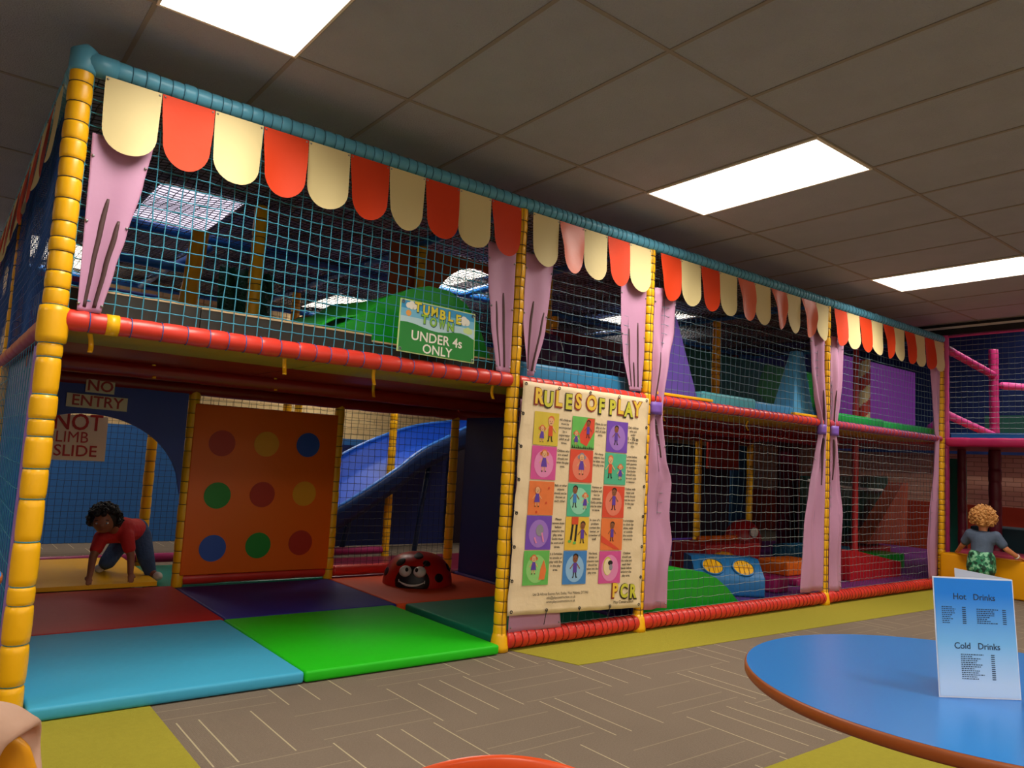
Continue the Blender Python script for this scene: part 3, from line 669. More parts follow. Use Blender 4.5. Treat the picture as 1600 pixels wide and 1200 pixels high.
for dx, dy in ((.05, -.045), (.035, .02), (-.03, .06)): BB.disc(PK[0], a+dx, c+dy, .008, 19, D+.002, n=10)
a, c = C(1, 2); person(a-.035, c-.045, .13, 15, 17, 13, 'man'); person(a+.045, c-.02, .10, 14, 16, 18)
a, c = C(2, 2); person(a, c-.045, .135, 15, 17, 18, 'man')
a, c = C(0, 3); BB.disc(PK[0], a+.005, c-.01, .03, 20, D+.002, ry=.036); BB.line(PK[0], (a-.03, c+.02), (a-.015, c+.045), .012, 22, D+.003); BB.line(PK[0], (a+.02, c), (a+.035, c+.04), .012, 22, D+.003)
a, c = C(1, 3); BB.rect(PK[0], a-.045, c-.073, a+.005, c-.04, 19, D+.002); BB.line(PK[0], (a-.035, c-.04), (a-.045, c+.03), .016, 17, D+.002); BB.line(PK[0], (a-.005, c-.04), (a-.012, c+.035), .016, 17, D+.002)
BB.disc(PK[0], a-.055, c+.035, .014, 6, D+.003, ry=.009, n=10); BB.disc(PK[0], a-.018, c+.042, .014, 6, D+.003, ry=.009, n=10); person(a+.04, c-.035, .13, 15, 17, 18, 'man')
a, c = C(2, 3); BB.poly(PK[0], [(a-.085, c+.005), (a+.07, c+.07), (a+.03, c+.07), (a-.085, c+.035)], 9, D+.001); person(a, c-.04, .12, 15, 17, 18, 'man')
a, c = C(0, 4); person(a-.02, c-.04, .11, 14, 16, 18); BB.poly(PK[0], [(a+.02, c+.05), (a+.03, c-.0), (a+.05, c-.035), (a+.07, c+.01), (a+.06, c+.05)], 11, D+.002)
a, c = C(1, 4); person(a, c-.04, .14, 15, 17, 18, 'man')
a, c = C(2, 4); BB.disc(PK[0], a-.02, c-.005, .04, 3+0, D+.0012, ry=.06); BB.disc(PK[0], a-.018, c-.003, .036, 0, D+.0018, ry=.054); BB.disc(PK[0], a, c-.02, .022, 17, D+.0026, ry=.016); BB.disc(PK[0], a+.005, c+.0, .016, 20, D+.003, ry=.02)
RULES = [['All children|must be|accompanied|by a|supervising|adult at all|times.', 'Please do not|play at the|end of slide|exits.', 'Only children|who are|under|#1 - 70 m|in height may|play.'],
         ['Children who|are unwell|should not|enter the play|area.', 'No sharp|objects may|be taken into|the play area.', 'Loose badges|and jewellery|with parents|or guardians.|Spectacles|should only|be worn with|a retainer.'],
         ['Balls or other|objects|should not be|thrown at|each other.', 'Fighting or|bullying will|not be|tolerated.|Guilty parties|may be asked|to leave.', 'Clothes with|ropes and|cords should|not be worn|in the play|area.'],
         ['Please|remove shoes|before|entering the|play area.|Socks must|be worn at all|times.', 'In case of a|problem|contact the|owner, or|a member of|staff.', 'It is forbidden|to climb the|slides, walls|or outside|the outside|structures.'],
         ['It is forbidden|to smoke or|play with fire|in the play|area.', 'No food,|drinks or|chewing gum|should be|taken into the|play area.', 'Children|should use|the toilet and|wash their|hands before|entering the|play area.']]
for r_ in range(5):
    for c_ in range(3):
        u = U0[c_]-.003*r_+PW+.048; v = V0[r_]+.014+(.012 if r_ == 0 else 0)
        for k, ln in enumerate(RULES[r_][c_].split('|')):
            hh = .0205
            if ln[0] == '#': ln = ln[1:]; hh = .034; v += .003
            BB.text('lettering', ln, u, v, hh, 1, D, bold=.018, wmax=.102); v += .0172
BB.text('lettering', 'Unit 2b Hillcrest Business Park, Dudley, West Midlands, DY2 9AS', .36, .917, .024, 1, D, wmax=.46)
BB.text('lettering', 'info@playconstruction.co.uk', .36, .934, .024, 1, D, wmax=.24); BB.text('lettering', 'www.playconstruction.co.uk', .36, .951, .024, 1, D, wmax=.24)
for i, ch in enumerate('PCR'):
    BB.text('lettering', ch, .775+.075*i-.003, .917+.004*i+.003, .122, 29 if i == 0 else 4, D, bold=.085, sx=.85); BB.text('lettering', ch, .775+.075*i, .917+.004*i, .12, 2 if i == 0 else 3, D+.0012, bold=.04, sx=.85)
BB.text('lettering', 'Play Construction', .85, .969, .026, 4, D, bold=.01, wmax=.2)
for b in BB.mb.values(): rel(b, t)
BB.flush(BN, t)
g = MB()
for k in range(5): grom(g, BB.P(.02+.24*k, .012, .003)); grom(g, BB.P(.02+.24*k, .985, .003))
for k in range(1, 7): grom(g, BB.P(.012, k/7, .003)); grom(g, BB.P(.988, k/7, .003))
rel(g, t); g.build('grommets', BLACK, t)
l = MB()
for k in range(1, 4): p = BB.P(.02+.24*k, .985, .004); l.tube([p, p+Vector((.0, .02, -.09))], .0025, 5)
for k in range(1, 7):
    p = BB.P(.012, k/7, .004); l.tube([p, p+Vector((-.03, .01, .03))], .002, 4)
rel(l, t); l.build('lacing', CORD_K, t)

def plate(name, lab, corners, mats, texts, parent=None, th=.006, border=None):
    t = thing(name, lab, 'sign', corners[3]); b = Board(*corners)
    k = MB(); k.prism([b.P(u, v, -.001) for u, v in ((0, 0), (1, 0), (1, 1), (0, 1))], (0, th, 0)); rel(k, t); k.build('panel', mats[0], t)
    for (st, u, v, h, bold, wm) in texts: b.text('lettering', st, u, v, h, 1, .001, bold=bold, wmax=wm)
    for q in b.mb.values(): rel(q, t)
    b.flush(mats, t); return t
SW = [mat('notice_cream', '#e6d3b0', .5), mat('notice_red', '#b3231c', .5)]
plate('small_sign', 'small cream sign reading NO on the navy arch', [(.458, 2.352, 1.532), (.640, 2.352, 1.529), (.640, 2.352, 1.437), (.458, 2.352, 1.440)], SW, [('NO', .5, .5, .105, .02, .16)])
plate('small_sign', 'cream sign reading ENTRY below the NO sign', [(.350, 2.352, 1.425), (.732, 2.352, 1.418), (.732, 2.352, 1.322), (.350, 2.352, 1.330)], SW, [('ENTRY', .5, .5, .105, .015, .34)])
plate('warning_sign', 'cream sign with red DO NOT CLIMB THIS SLIDE lettering behind the arch', [(.08, 3.53, 1.305), (.822, 3.53, 1.305), (.828, 3.53, .93), (.08, 3.53, .93)], SW,
      [('DO NOT', .5, .17, .19, .015, .66), ('CLIMB', .6, .5, .13, 0.0, .32), ('THIS SLIDE', .5, .8, .13, .01, .62)])

# ---------------------------------------------------------------- things of the open bay
# navy arch panel
t = thing('arched_wall', 'navy blue vinyl panel with an arched opening at the back left of the mats', 'panel', (0, 2.38, 1))
def archz(x):
    q = 1-((x-.5)/.64)**2; return .74+.55*math.sqrt(max(0, q))
b = MB(); n = 30
xs_ = [.02+1.13*k/n for k in range(n+1)]
lo = [(x, 2.37, archz(x)) for x in xs_]; hi = [(x, 2.37, 1.60) for x in xs_]
for k in range(n):
    b.prism([lo[k], lo[k+1], hi[k+1], hi[k]], (0, .03, 0))
rel(b, t); b.build('panel', mat('navy_panel', '#223f96', .5, bump=.3, bscale=4), t)
# orange panel with nine discs
t = thing('spotted_panel', 'orange vinyl play panel with nine coloured discs between two posts', 'panel', (1.2, 2.37, .12))
b = MB(); b.box((1.20, 2.352, .14), (2.37, 2.39, 1.425)); rel(b, t); b.build('board', mat('orange_panel', '#f26a04', .5, bump=.25, bscale=4), t, bevel=.01)
DC = {'r': mat('disc_red', '#b8260e', .45), 'y': mat('disc_yellow', '#e59a10', .45), 'b': mat('disc_blue', '#2450b0', .45), 'g': mat('disc_green', '#0f8a2a', .45)}
for j, row in enumerate(('ryb', 'gry', 'bgr')):
    for i, ch in enumerate(row):
        b = MB(); cx, cz = 1.42+.348*i, (1.135, .735, .337)[j]+.012*i
        pts = [(cx+.1*math.cos(2*math.pi*k/40), 2.351, cz+.1*math.sin(2*math.pi*k/40)) for k in range(40)]
        b.prism(pts, (0, -.004, 0)); rel(b, t); b.build('disc', DC[ch], t, label={'r': 'red disc', 'y': 'yellow disc', 'b': 'blue disc', 'g': 'green disc'}[ch])
# ladybird
t = thing('ladybird_seat', 'red ladybird play shape with white goggle eyes and a smile on the orange mat', 'play shape', (2.985, 1.91, .06))
E1 = mat('lady_red', '#c41c10', .35); E2 = mat('lady_black', '#14060a', .45); E3 = mat('lady_white', '#e8e2da', .4)
b = MB(); nu, nv = 36, 12
def dome(u, v): a = 2*math.pi*u; e = (math.pi/2)*v; return (.29*math.cos(a)*math.cos(e)**.7, .29*math.sin(a)*math.cos(e)**.7, .255*math.sin(e))
b.surf(dome, nu, nv, 0); b.build('shell', E1, t)
fdir = Vector((-.61, -.79, 0)); sx_ = Vector((.79, -.61, 0))   # the face looks out of the bay
def onshell(a, e, d=0):   # a: angle to the side, e: elevation
    ca, sa = math.cos(a), math.sin(a); p = (fdir*ca+sx_*sa); r = .29*math.cos(e)**.7
    q = Vector((p.x*r, p.y*r, .255*math.sin(e))); return q+q.normalized()*d
def patch(ac, ec, ra, re_, d, mi, b, n=20, f=None):
    vs = [onshell(ac, ec, d)]; fs = []; M_ = 6
    for j in range(1, M_+1):
        q = j/M_; vs += [onshell(ac+ra*q*math.cos(2*math.pi*k/n), max(.0, ec+re_*q*math.sin(2*math.pi*k/n)), d*(1 if j < M_ else .0)) for k in range(n)]
    fs = [(0, 1+k, 1+(k+1) % n) for k in range(n)]+[(1+j*n+k, 1+(j+1)*n+k, 1+(j+1)*n+(k+1) % n, 1+j*n+(k+1) % n) for j in range(M_-1) for k in range(n)]
    b.add(vs, fs, mi, True)
b = MB(); patch(-.06, .22, .52, .5, .006, 0, b, 30); b.build('face', E2, t)
for sg in (-1, 1):
    b = MB(); c = onshell(-.06+sg*.22, .52, .004); b.sphere(c, (.052, .052, .045), 16, 10)
    e = b.build('eye', E3, t); b = MB(); c2 = onshell(-.06+sg*.13, .52, .05); b.sphere(c2, (.013, .013, .017), 10, 8); b.build('pupil', E2, e)
b = MB(); pts = [onshell(-.06+.36*k/10*1.0, .09+.11*(abs(k)/10)**2, .012) for k in range(-10, 11)]
b.tube(pts, [.003+.007*math.cos(k/10*math.pi/2) for k in range(-10, 11)], 6); b.tube([pts[0]+Vector((0, 0, .012)), pts[0]-Vector((0, 0, .01))], .004, 6); b.tube([pts[-1]+Vector((0, 0, .012)), pts[-1]-Vector((0, 0, .01))], .004, 6); b.build('mouth', E3, t)
for a, e, r in ((.78, .32, .16), (.42, .85, .15), (-.62, .85, .2), (-1.15, .4, .17), (1.5, .6, .18), (0.1, 1.3, .3)):
    b = MB(); patch(a, e, r, r*.9, .004, 0, b); b.build('spot', E2, t)
b = MB(); b.tube([onshell(.25, .62, .0), onshell(.3, .72, .03), onshell(.38, .8, .05)], .006, 6); b.build('antenna', E2, t)
# blue slide
t = thing('slide', 'bright blue plastic slide curving down behind the spotted panel', 'slide', (2.8, 3.8, .06))
NE = [(5.2, 1.62), (4.9, 1.57), (4.47, 1.47), (4.18, 1.33), (3.86, 1.17), (3.56, .95), (3.14, .68), (2.84, .52), (2.4, .37), (2.0, .30), (1.75, .28)]
FE = [(5.3, 1.66), (5.03, 1.63), (4.69, 1.55), (4.24, 1.47), (3.82, 1.33), (3.5, 1.19), (3.24, 1.05), (2.9, .86), (2.5, .64), (2.1, .45), (1.85, .36)]
def rs(L, q):
    q = q*(len(L)-1); i = min(int(q), len(L)-2); f = q-i
    g = lambda k: Vector(L[max(0, min(len(L)-1, k))]); p0, p1, p2, p3 = g(i-1), g(i), g(i+1), g(i+2)
    return .5*((2*p1)+(p2-p0)*f+(2*p0-5*p1+4*p2-p3)*f*f+(3*p1-p0-3*p2+p3)*f**3)
def slide(u, v, off=0):
    a = rs(NE, u); c = rs(FE, u); x = a.x*(1-v)+c.x*v; z = a.y*(1-v)+c.y*v; y = 3.42+.75*v
    z -= .2*min(1, math.sin(math.pi*v)*1.8)+off; return Vector((x, y, z))
SB = mat('slide_blue', '#0c4ac0', .5, spec=.25)
b = MB(); b.surf(lambda u, v: slide(u, v), 50, 20); rel(b, t); b.build('chute', SB, t, solid=.012)
b = MB(); b.tube([slide(k/50, 0)+Vector((0, 0, .008)) for k in range(51)], .018, 8); rel(b, t); b.build('rim', mat('slide_rim', '#3b7bd8', .25), t)
b = MB(); b.tube([slide(k/50, 1)+Vector((0, 0, .008)) for k in range(51)], .018, 8); rel(b, t); b.build('rim', MATS['slide_rim'], t)
b = MB(); b.surf(lambda u, v: slide(u*.8, 0)+Vector((0, -.02+.05*v, -.24*v)), 40, 3); rel(b, t); b.build('side_skirt', mat('slide_dark', '#0d2d5c', .4), t, solid=.01)
for xx, zz in ((3.3, .6), (4.2, 1.0)):
    b = MB(); b.tube([(xx-.12, 3.8, .05), (xx, 3.8, zz)], .03, 8); rel(b, t); b.build('leg', mat('slide_dark', '#0d2d5c'), t)
# sloping dark board under the deck by the second post
b = MB(); b.prism([(3.57, 2.45, 1.55), (3.57, 3.0, 1.55), (3.57, 3.0, 1.45), (3.57, 2.45, 1.35)], (.04, 0, 0))
# blue wall sheets closing the back of the passage
b = MB(); b.box((2.5, 4.6, .02), (8.3, 4.63, 1.2)); tag(b.build('wall_sheet', mat('deep_blue_vinyl', '#0f2468', .5, bump=.3, bscale=3)), 'deep blue vinyl sheet hanging behind the slide', 'vinyl sheet')
b = MB(); b.box((3.66, .12, .06), (3.69, 2.3, 1.5)); tag(b.build('wall_sheet', MATS['deep_blue_vinyl']), 'navy vinyl sheet dividing the mat bay from the foam block bay', 'vinyl sheet')
# green climbing hill upstairs
HG = mat('hill_green', '#0f9e25', .38, bump=.15, bscale=6); HL = mat('hill_light_green', '#2fc83a', .36, bump=.15, bscale=6)
t = thing('climbing_hill', 'green vinyl climbing hill upstairs behind the under-fours sign', 'play shape', (1.7, .5, 1.615))
prof = [(1.30, 1.79), (1.42, 1.86), (1.52, 1.95), (1.6, 2.01), (1.72, 2.075), (1.83, 2.11), (1.98, 2.105), (2.1, 2.05), (2.2, 1.94), (2.27, 1.8), (2.33, 1.70), (2.34, 1.62), (1.0, 1.62), (1.02, 1.74)]
b = MB(); b.prism([(x, .12, z) for x, z in prof], (0, .7, 0), 0, False, 1); rel(b, t); b.build('body', [HG, HL], t)
b = MB(); b.surf(lambda u, v: (1.0+.62*u+.15*(1-u)*v, .55+.5*v-.43*u, 1.70+.30*u**1.3+.12*v*math.sin(u*3)+.02*math.sin(u*14+v*3)), 16, 8); rel(b, t); b.build('flap', HL, t, solid=.01)
# orange arch board upstairs
t = thing('arch_board', 'orange brown board with an arched window behind the green hill', 'panel', (2.2, 1.24, 1.62))
b = MB(); n = 26; ax = [2.16+1.3*k/n for k in range(n+1)]
def az(x): q = 1-((x-2.95)/.50)**2; return 1.9 if q <= 0 else 1.9+.73*math.sqrt(q)
for k in range(n):
    xa, xb = ax[k], ax[k+1]; za = az((xa+xb)/2)
    b.prism([(xa, 1.24, az(xa)), (xb, 1.24, az(xb)), (xb, 1.24, 2.69), (xa, 1.24, 2.69)], (0, .02, 0))
    if not (2.45 < (xa+xb)/2 < 3.45): b.prism([(xa, 1.24, 1.62), (xb, 1.24, 1.62), (xb, 1.24, az(xb)), (xa, 1.24, az(xa))], (0, .02, 0))
rel(b, t); b.build('board', mat('orange_board', '#a8501c', .5), t)
for k, xx in enumerate((2.75, 2.9)):
    b = MB(); b.pad((xx, 2.2, 1.62), (xx, 2.2, 2.62), .035, .12, .06, n=10)
    tag(b.build('padded_post', MAR), 'maroon padded upright behind the upper net, %s of two' % ('left' if k == 0 else 'right'), 'padded post')
# blue and orange climbing parts upstairs left
t = thing('leaning_roller', 'thick yellow padded roller with a red band leaning upstairs behind the left net', 'roller', (.98, 1.9, 1.62))
b = MB(); b.pad((.93, 1.95, 1.63), (1.0, 1.9, 2.62), .06, .3, .05, n=14); rel(b, t); b.build('pad', Yv, t)
b = MB(); b.tube([(.945, 1.94, 1.8), (.965, 1.93, 2.0)], .064, 14); rel(b, t); b.build('band', Rv, t)
for (p, q, lab) in (((.45, 2.3, 2.42), (1.0, 2.2, 2.40), 'lower blue padded rail upstairs behind the left curtain'), ((.92, 2.25, 2.40), (1.18, 2.3, 2.62), 'short slanting blue padded rail upstairs at the left')):
    b = MB(); b.pad(p, q, .035, .1, .07, n=10); tag(b.build('padded_rail', BLU), lab, 'padded rail')
b = MB(); b.surf(lambda u, v: (1.24+.42*u, 2.2+.02*math.sin(u*20+v*9), 1.63+.85*v+.01*math.sin(u*30)), 24, 24)
tag(b.build('mesh_curtain', mat('green_glossy', '#0d5a44', .18, bump=1.0, bscale=60), solid=.004), 'dark green glossy curtain upstairs right of the leaning roller', 'curtain')
b = MB(); b.box((.06, 2.7, 1.62), (.5, 2.73, 2.3)); tag(b.build('wall_sheet', MAG), 'magenta vinyl sheet upstairs behind the front left curtain', 'vinyl sheet')
b = MB(); b.sphere((1.5, 1.0, 1.80), (.19, .16, .185), 18, 12); tag(b.build('foam_ball', mat('brown_vinyl', '#8a4a38', .5)), 'brownish foam ball upstairs left of the green hill', 'foam ball')
b = MB(); b.box((1.7, 1.4, 1.62), (2.2, 1.8, 1.95)); tag(b.build('foam_block', PUR, bevel=.04), 'purple foam block upstairs behind the green hill', 'foam block')

# ---------------------------------------------------------------- upstairs, bays 2 to 4
def block(lab, lo, hi, m_, name='foam_block', cat='foam block', bevel=.02, group=None):
    b = MB(); b.box(lo, hi); o = b.build(name, m_, bevel=bevel, seg=3); return tag(o, lab, cat, group)
block('light blue foam kerb upstairs above the rules banner', (2.46, .04, 1.615), (3.55, .16, 1.745), mat('kerb_blue', '#2f86b8', .4), 'foam_kerb', 'foam kerb')
block('pale turquoise foam kerb upstairs next to the purple wedge', (4.3, .04, 1.615), (5.0, .16, 1.735), mat('kerb_teal', '#4fa6b4', .4), 'foam_kerb', 'foam kerb')
block('mid blue foam kerb upstairs left of the pale blue spire', (5.005, .04, 1.615), (5.56, .16, 1.72), mat('kerb_mid', '#3f8ec4', .4), 'foam_kerb', 'foam kerb')
block('yellow edging strip on the deck under the purple wedge', (3.68, -.01, 1.650), (4.36, .035, 1.672), Yv, 'edge_strip', 'edging', .006)
block('yellow edging strip on the deck under the blue spire', (5.5, -.01, 1.645), (5.95, .035, 1.668), Yv, 'edge_strip', 'edging', .006)
GK = mat('kerb_green', '#0f9440', .4)
block('darker green foam kerb upstairs in the last bay, left half', (6.3, .03, 1.64), (7.2, .10, 1.73), GK, 'foam_kerb', 'foam kerb')
block('brighter green foam kerb upstairs in the last bay, right half', (7.205, .03, 1.64), (8.36, .10, 1.72), mat('kerb_green_light', '#16a64c', .4), 'foam_kerb', 'foam kerb')
b = MB(); b.prism([(3.67, .1, 1.62), (4.33, .1, 1.62), (4.02, .1, 2.29)], (0, .22, 0)); tag(b.build('foam_wedge', mat('wedge_purple', '#6a4fb8', .42), bevel=.012), 'tall purple triangular foam wedge upstairs', 'foam wedge')
b = MB(); b.add([(5.58, .06, 1.62), (5.95, .06, 1.62), (5.95, .3, 1.62), (5.58, .3, 1.62), (5.74, .12, 2.25), (5.84, .12, 2.25), (5.84, .2, 2.25), (5.74, .2, 2.25)], [(0, 3, 2, 1), (4, 5, 6, 7), (0, 1, 5, 4), (1, 2, 6, 5), (2, 3, 7, 6), (3, 0, 4, 7)], 0, False)
tag(b.build('foam_spire', mat('spire_blue', '#58b0ea', .42), bevel=.012), 'pale blue tapering foam spire upstairs beside the lilac curtain', 'foam spire')
b = MB(); b.surf(lambda u, v: (3.1+1.3*u+.25*v, 1.0+.1*math.sin(u*8+v*5)+.06*math.sin(u*23), 1.63+.55*v*(1-.5*u*u)+.02*math.sin(u*17+v*8)), 40, 14)
tag(b.build('vinyl_drape', mat('plum_glossy', '#4d3358', .22, bump=.5, bscale=6), solid=.006), 'crumpled shiny plum vinyl drape upstairs in the second bay', 'vinyl drape')
b = MB(); b.box((4.6, 2.2, 1.62), (6.4, 2.23, 2.5)); tag(b.build('wall_sheet', MAR), 'maroon vinyl sheet at the back upstairs', 'vinyl sheet')
t = thing('mural_panel', 'dark green and blue wave mural at the back upstairs of the third bay', 'panel', (5.8, 1.8, 1.62))
MP = [mat('mural_teal', '#0f6a60', .45), mat('mural_green', '#179036', .45), mat('mural_blue', '#2478bc', .45)]
b = MB(); b.box((5.6, 1.8, 1.62), (9.6, 1.83, 2.5), 0); rel(b, t); b.build('board', MP, t)
Bm = Board((5.6, 1.798, 2.5), (9.6, 1.798, 2.5), (9.6, 1.798, 1.62), (5.6, 1.798, 1.62))
Bm.poly('painting', [(.55, .0), (1, 0), (1, .55), (.78, .5), (.68, .45), (.64, .65), (.6, .8), (.57, .6), (.5, .4)], 1, .001)
Bm.poly('painting', [(.3, 1), (.38, .8), (.5, .72), (.6, .85), (.68, .6), (.78, .55), (1, .7), (1, 1)], 2, .0015)
for q in Bm.mb.values(): rel(q, t)
Bm.flush(MP, t)
post(8.02, 2.4, 1.62, 2.68, m_=MAR, lac=False, r=.04, n=10)
# last bay upright and barber pole
RP = vinyl('post_red', '#b02a30')
b = MB(); b.pad((7.53, .5, .06), (7.53, .5, 1.56), .032, .3, .04, n=12); tag(b.build('padded_post', RP), 'slim red upright in the lower part of the last bay', 'padded post')
b = MB(); b.pad((7.53, .5, 1.615), (7.53, .5, 2.62), .03, .3, .04, n=12); tag(b.build('padded_post', RP), 'slim red upright upstairs beside the striped pole', 'padded post')
b = MB(); nu_, nv_ = 24, 48
for j in range(nv_):
    for i in range(nu_):
        def P_(i, j): a = 2*math.pi*i/nu_; return (7.72+.06*math.cos(a), .5+.06*math.sin(a), 1.615+.82*j/nv_)
        s_ = ((i/nu_)-(j/nv_)*2.6) % 1
        b.add([P_(i, j), P_(i+1, j), P_(i+1, j+1), P_(i, j+1)], [(0, 1, 2, 3)], 0 if s_ < .5 else 1, True)
b.add([(7.72+.06*math.cos(2*math.pi*i/24), .5+.06*math.sin(2*math.pi*i/24), 2.435) for i in range(24)], [tuple(range(24))], 0)
tag(b.build('striped_pole', [mat('pole_cream', '#e2d2a8', .45), mat('pole_red', '#b8322a', .45)]), 'red and cream barber striped pole upstairs in the last bay', 'pole')
# ---------------------------------------------------------------- foam shapes downstairs, third bay
b = MB(); b.prism([(3.72, .14, .06), (4.98, .14, .06), (4.90, .14, .12), (4.80, .14, .20), (4.66, .14, .28), (4.5, .14, .335), (4.3, .14, .36), (4.0, .14, .365), (3.72, .14, .36)], (0, .42, 0), 0, False, 1)
tag(b.build('foam_mound', [HG, HL]), 'green curved foam mound on the floor beside the tied lilac curtain', 'foam mound')
t = thing('holed_block', 'blue sloping foam block with two round yellow holes', 'foam block', (5.1, .3, .06))
O_ = Vector((5.42, .2, 0)); hx = Vector((-.79, .61, 0)); hy = Vector((.61, .79, 0))
def hb(a, q, z): return O_+hx*a+hy*q+Vector((0, 0, z))
b = MB(); b.prism([hb(0, 0, .06), hb(0, 0, .22), hb(0, .19, .365), hb(0, .45, .365), hb(0, .45, .06)][::-1], hx*.6); rel(b, t)
b.build('body', mat('block_blue', '#1f6fae', .4, bump=.1, bscale=8), t, bevel=.03, seg=3)
sl = (hy*.19+Vector((0, 0, .145))).normalized(); nrm = (Vector((0, 0, .19))-hy*.145).normalized()
for k, cx in enumerate((.16, .43)):
    c = hb(cx, .095, .2925)+nrm*.004; b = MB(); pts = [c+hx*(.094*math.cos(2*math.pi*i/28))+sl*.094*math.sin(2*math.pi*i/28) for i in range(28)]
    b.add([c]+pts, [(0, 1+(i+1) % 28, 1+i) for i in range(28)], 0, False)
    for u in (-.04, 0.0, .04): b.tube([c+hx*u-sl*.08+nrm*.002, c+hx*u+sl*.08+nrm*.002], .0025, 4, 1)
    b.tube([c-hx*.09+nrm*.002, c+hx*.09+nrm*.002], .0025, 4, 1)
    rel(b, t); b.build('hole_lining', [Yv, mat('orange_seam', '#a86410', .6)], t)
    b = MB(); b.tube([p+nrm*.003 for p in pts], .008, 6, close=True); rel(b, t); b.build('hole_rim', MATS['block_blue'], t)
RB = mat('block_red', '#a8161c', .42)
block('big dark red foam block behind the blue holed block', (5.86, 1.15, .06), (6.8, 1.6, .385), RB)
for k in range(3):
    b = MB(); b.tube([(6.02+.22*k, 1.38, .416), (6.22+.22*k, 1.38, .416)], .03, 12); tag(b.build('foam_log', ORG), 'small orange foam log on the red block, %s of three' % ('left', 'middle', 'right')[k], 'foam log', 'orange foam logs')
block('orange foam block on the floor left of the fourth yellow post', (6.42, .6, .13), (6.98, .95, .27), ORG)
block('crimson foam slab under the orange block', (6.35, .45, .06), (7.05, .95, .128), MAG)
block('magenta foam block right of the blue holed block', (5.75, .3, .06), (5.95, .75, .2), MAG)
b = MB(); b.tube([(5.85+.28*math.cos(a), .95, .06+.24*math.sin(a)) for a in [math.pi*k/14 for k in range(15)]], .05, 10); tag(b.build('foam_arch', vinyl('amber_vinyl', '#d9922a')), 'small amber foam arch between the blue and orange blocks', 'foam arch')
b = MB(); b.tube([(4.4+.4*math.cos(a), .9, .1+.25*math.sin(a)) for a in [math.pi*k/14 for k in range(15)]], .04, 10); tag(b.build('foam_arch', ORG), 'orange foam arch behind the green mound', 'foam arch')
block('low purple foam wall at the back of the third bay', (4.85, 2.46, .06), (8.35, 2.56, .27), PUR, 'foam_wall', 'foam wall')
t = thing('face_block', 'crimson padded play shape with a white eye behind the foam blocks', 'play shape', (7.55, 1.9, .06))
b = MB(); b.sphere((7.55, 1.9, .3), (.26, .2, .26), 20, 12); rel(b, t); b.build('body', RB, t)
b = MB(); b.sphere((7.5, 1.71, .42), (.075, .03, .06), 14, 8); rel(b, t); e = b.build('eye', WHITE, t)
def vsheet(lab, x0, x1, y, z0, z1, m_, name='wall_sheet', cat='vinyl sheet'):
    b = MB(); b.box((x0, y, z0), (x1, y+.03, z1)); return tag(b.build(name, m_, bevel=.006), lab, cat)
vsheet('dark red vinyl sheet hanging high at the back of the third bay', 7.62, 8.3, 2.5, 1.15, 1.55, RED2)
vsheet('near-black plum backdrop added to darken the far back of the third and last bays', 5.0, 11.2, 4.55, .02, 1.55, mat('black_plum', '#210c24', .6))  # added sheet, its near-black colour standing in for deep shade at the back
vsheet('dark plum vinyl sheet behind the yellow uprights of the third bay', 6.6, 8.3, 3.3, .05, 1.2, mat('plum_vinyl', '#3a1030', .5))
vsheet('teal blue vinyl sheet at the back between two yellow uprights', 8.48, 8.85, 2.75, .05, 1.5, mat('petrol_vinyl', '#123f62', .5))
for k, (xx, yy, mm, lab) in enumerate(((9.0, 2.2, MAR, 'fat maroon roller standing at the back right of the third bay'), (9.5, 2.5, NAVY, 'fat navy roller standing right of the maroon roller'), (7.0, 3.0, MAR, 'maroon roller standing in the dark left back of the third bay'))):
    b = MB(); b.tube([(xx, yy, .05), (xx, yy, 1.52)], .14, 18); tag(b.build('foam_roller', mm), lab, 'roller')
for k, (xx, yy) in enumerate(((6.4, 3.4), (6.9, 3.6))):
    b = MB(); b.pad((xx, yy, .05), (xx, yy, 1.5), .05, .2, .05, n=10); tag(b.build('padded_post', mat('brown_pad', '#8a5a1e', .5)), 'brown padded upright in the dark back of the third bay, %s' % ('left' if k == 0 else 'right'), 'padded post')
# ---------------------------------------------------------------- last bay downstairs
b = MB(); b.prism([(7.28, .42, .06), (8.42, .42, .06), (8.42, .42, .215), (7.42, .42, .37), (7.28, .42, .37)], (0, .5, 0)); tag(b.build('foam_wedge', vinyl('wedge_red', '#c0202a'), bevel=.02), 'red sloping foam wedge on the floor of the last bay', 'foam wedge')
block('green foam block behind the red wedge', (8.75, .75, .06), (9.25, 1.1, .24), GRN)
block('crimson foam block right of the green block', (9.0, 1.15, .06), (9.75, 1.6, .27), RB)
block('teal foam slab left behind the red wedge', (7.7, 1.1, .06), (8.6, 1.6, .3), mat('slab_teal', '#1a6a94', .45))
b = MB(); b.prism([(8.46, 1.6, .1), (10.3, 1.6, .1), (10.6, 1.6, .9), (10.6, 1.6, 1.18), (8.46, 1.6, 1.12)], (0, .1, 0)); tag(b.build('slide', mat('slide_green', '#0c3c34', .35), bevel=.02), 'dark green slide side at the back of the last bay', 'slide')
b = MB(); b.tube([(8.45, 1.58, 1.07), (9.4, 1.58, 1.0), (10.4, 1.58, .98)], .018, 8); tag(b.build('handrail', WHITE), 'pale handrail along the dark green slide side', 'handrail')
b = MB(); b.prism([(9.2, 1.2, .3), (10.3, 1.2, .3), (10.35, 1.2, 1.1), (10.2, 1.2, 1.1)], (0, .2, 0)); tag(b.build('foam_wedge', mat('rust_vinyl', '#b5563a', .5), bevel=.02), 'rust orange foam wedge leaning at the back of the last bay', 'foam wedge')
floormat('floor_mat', 8.42, .1, 12.5, 3.4, mat('mauve_mat2', '#6a2f7a', .45), 'mauve padded floor of the pink unit behind the yellow wall pads')

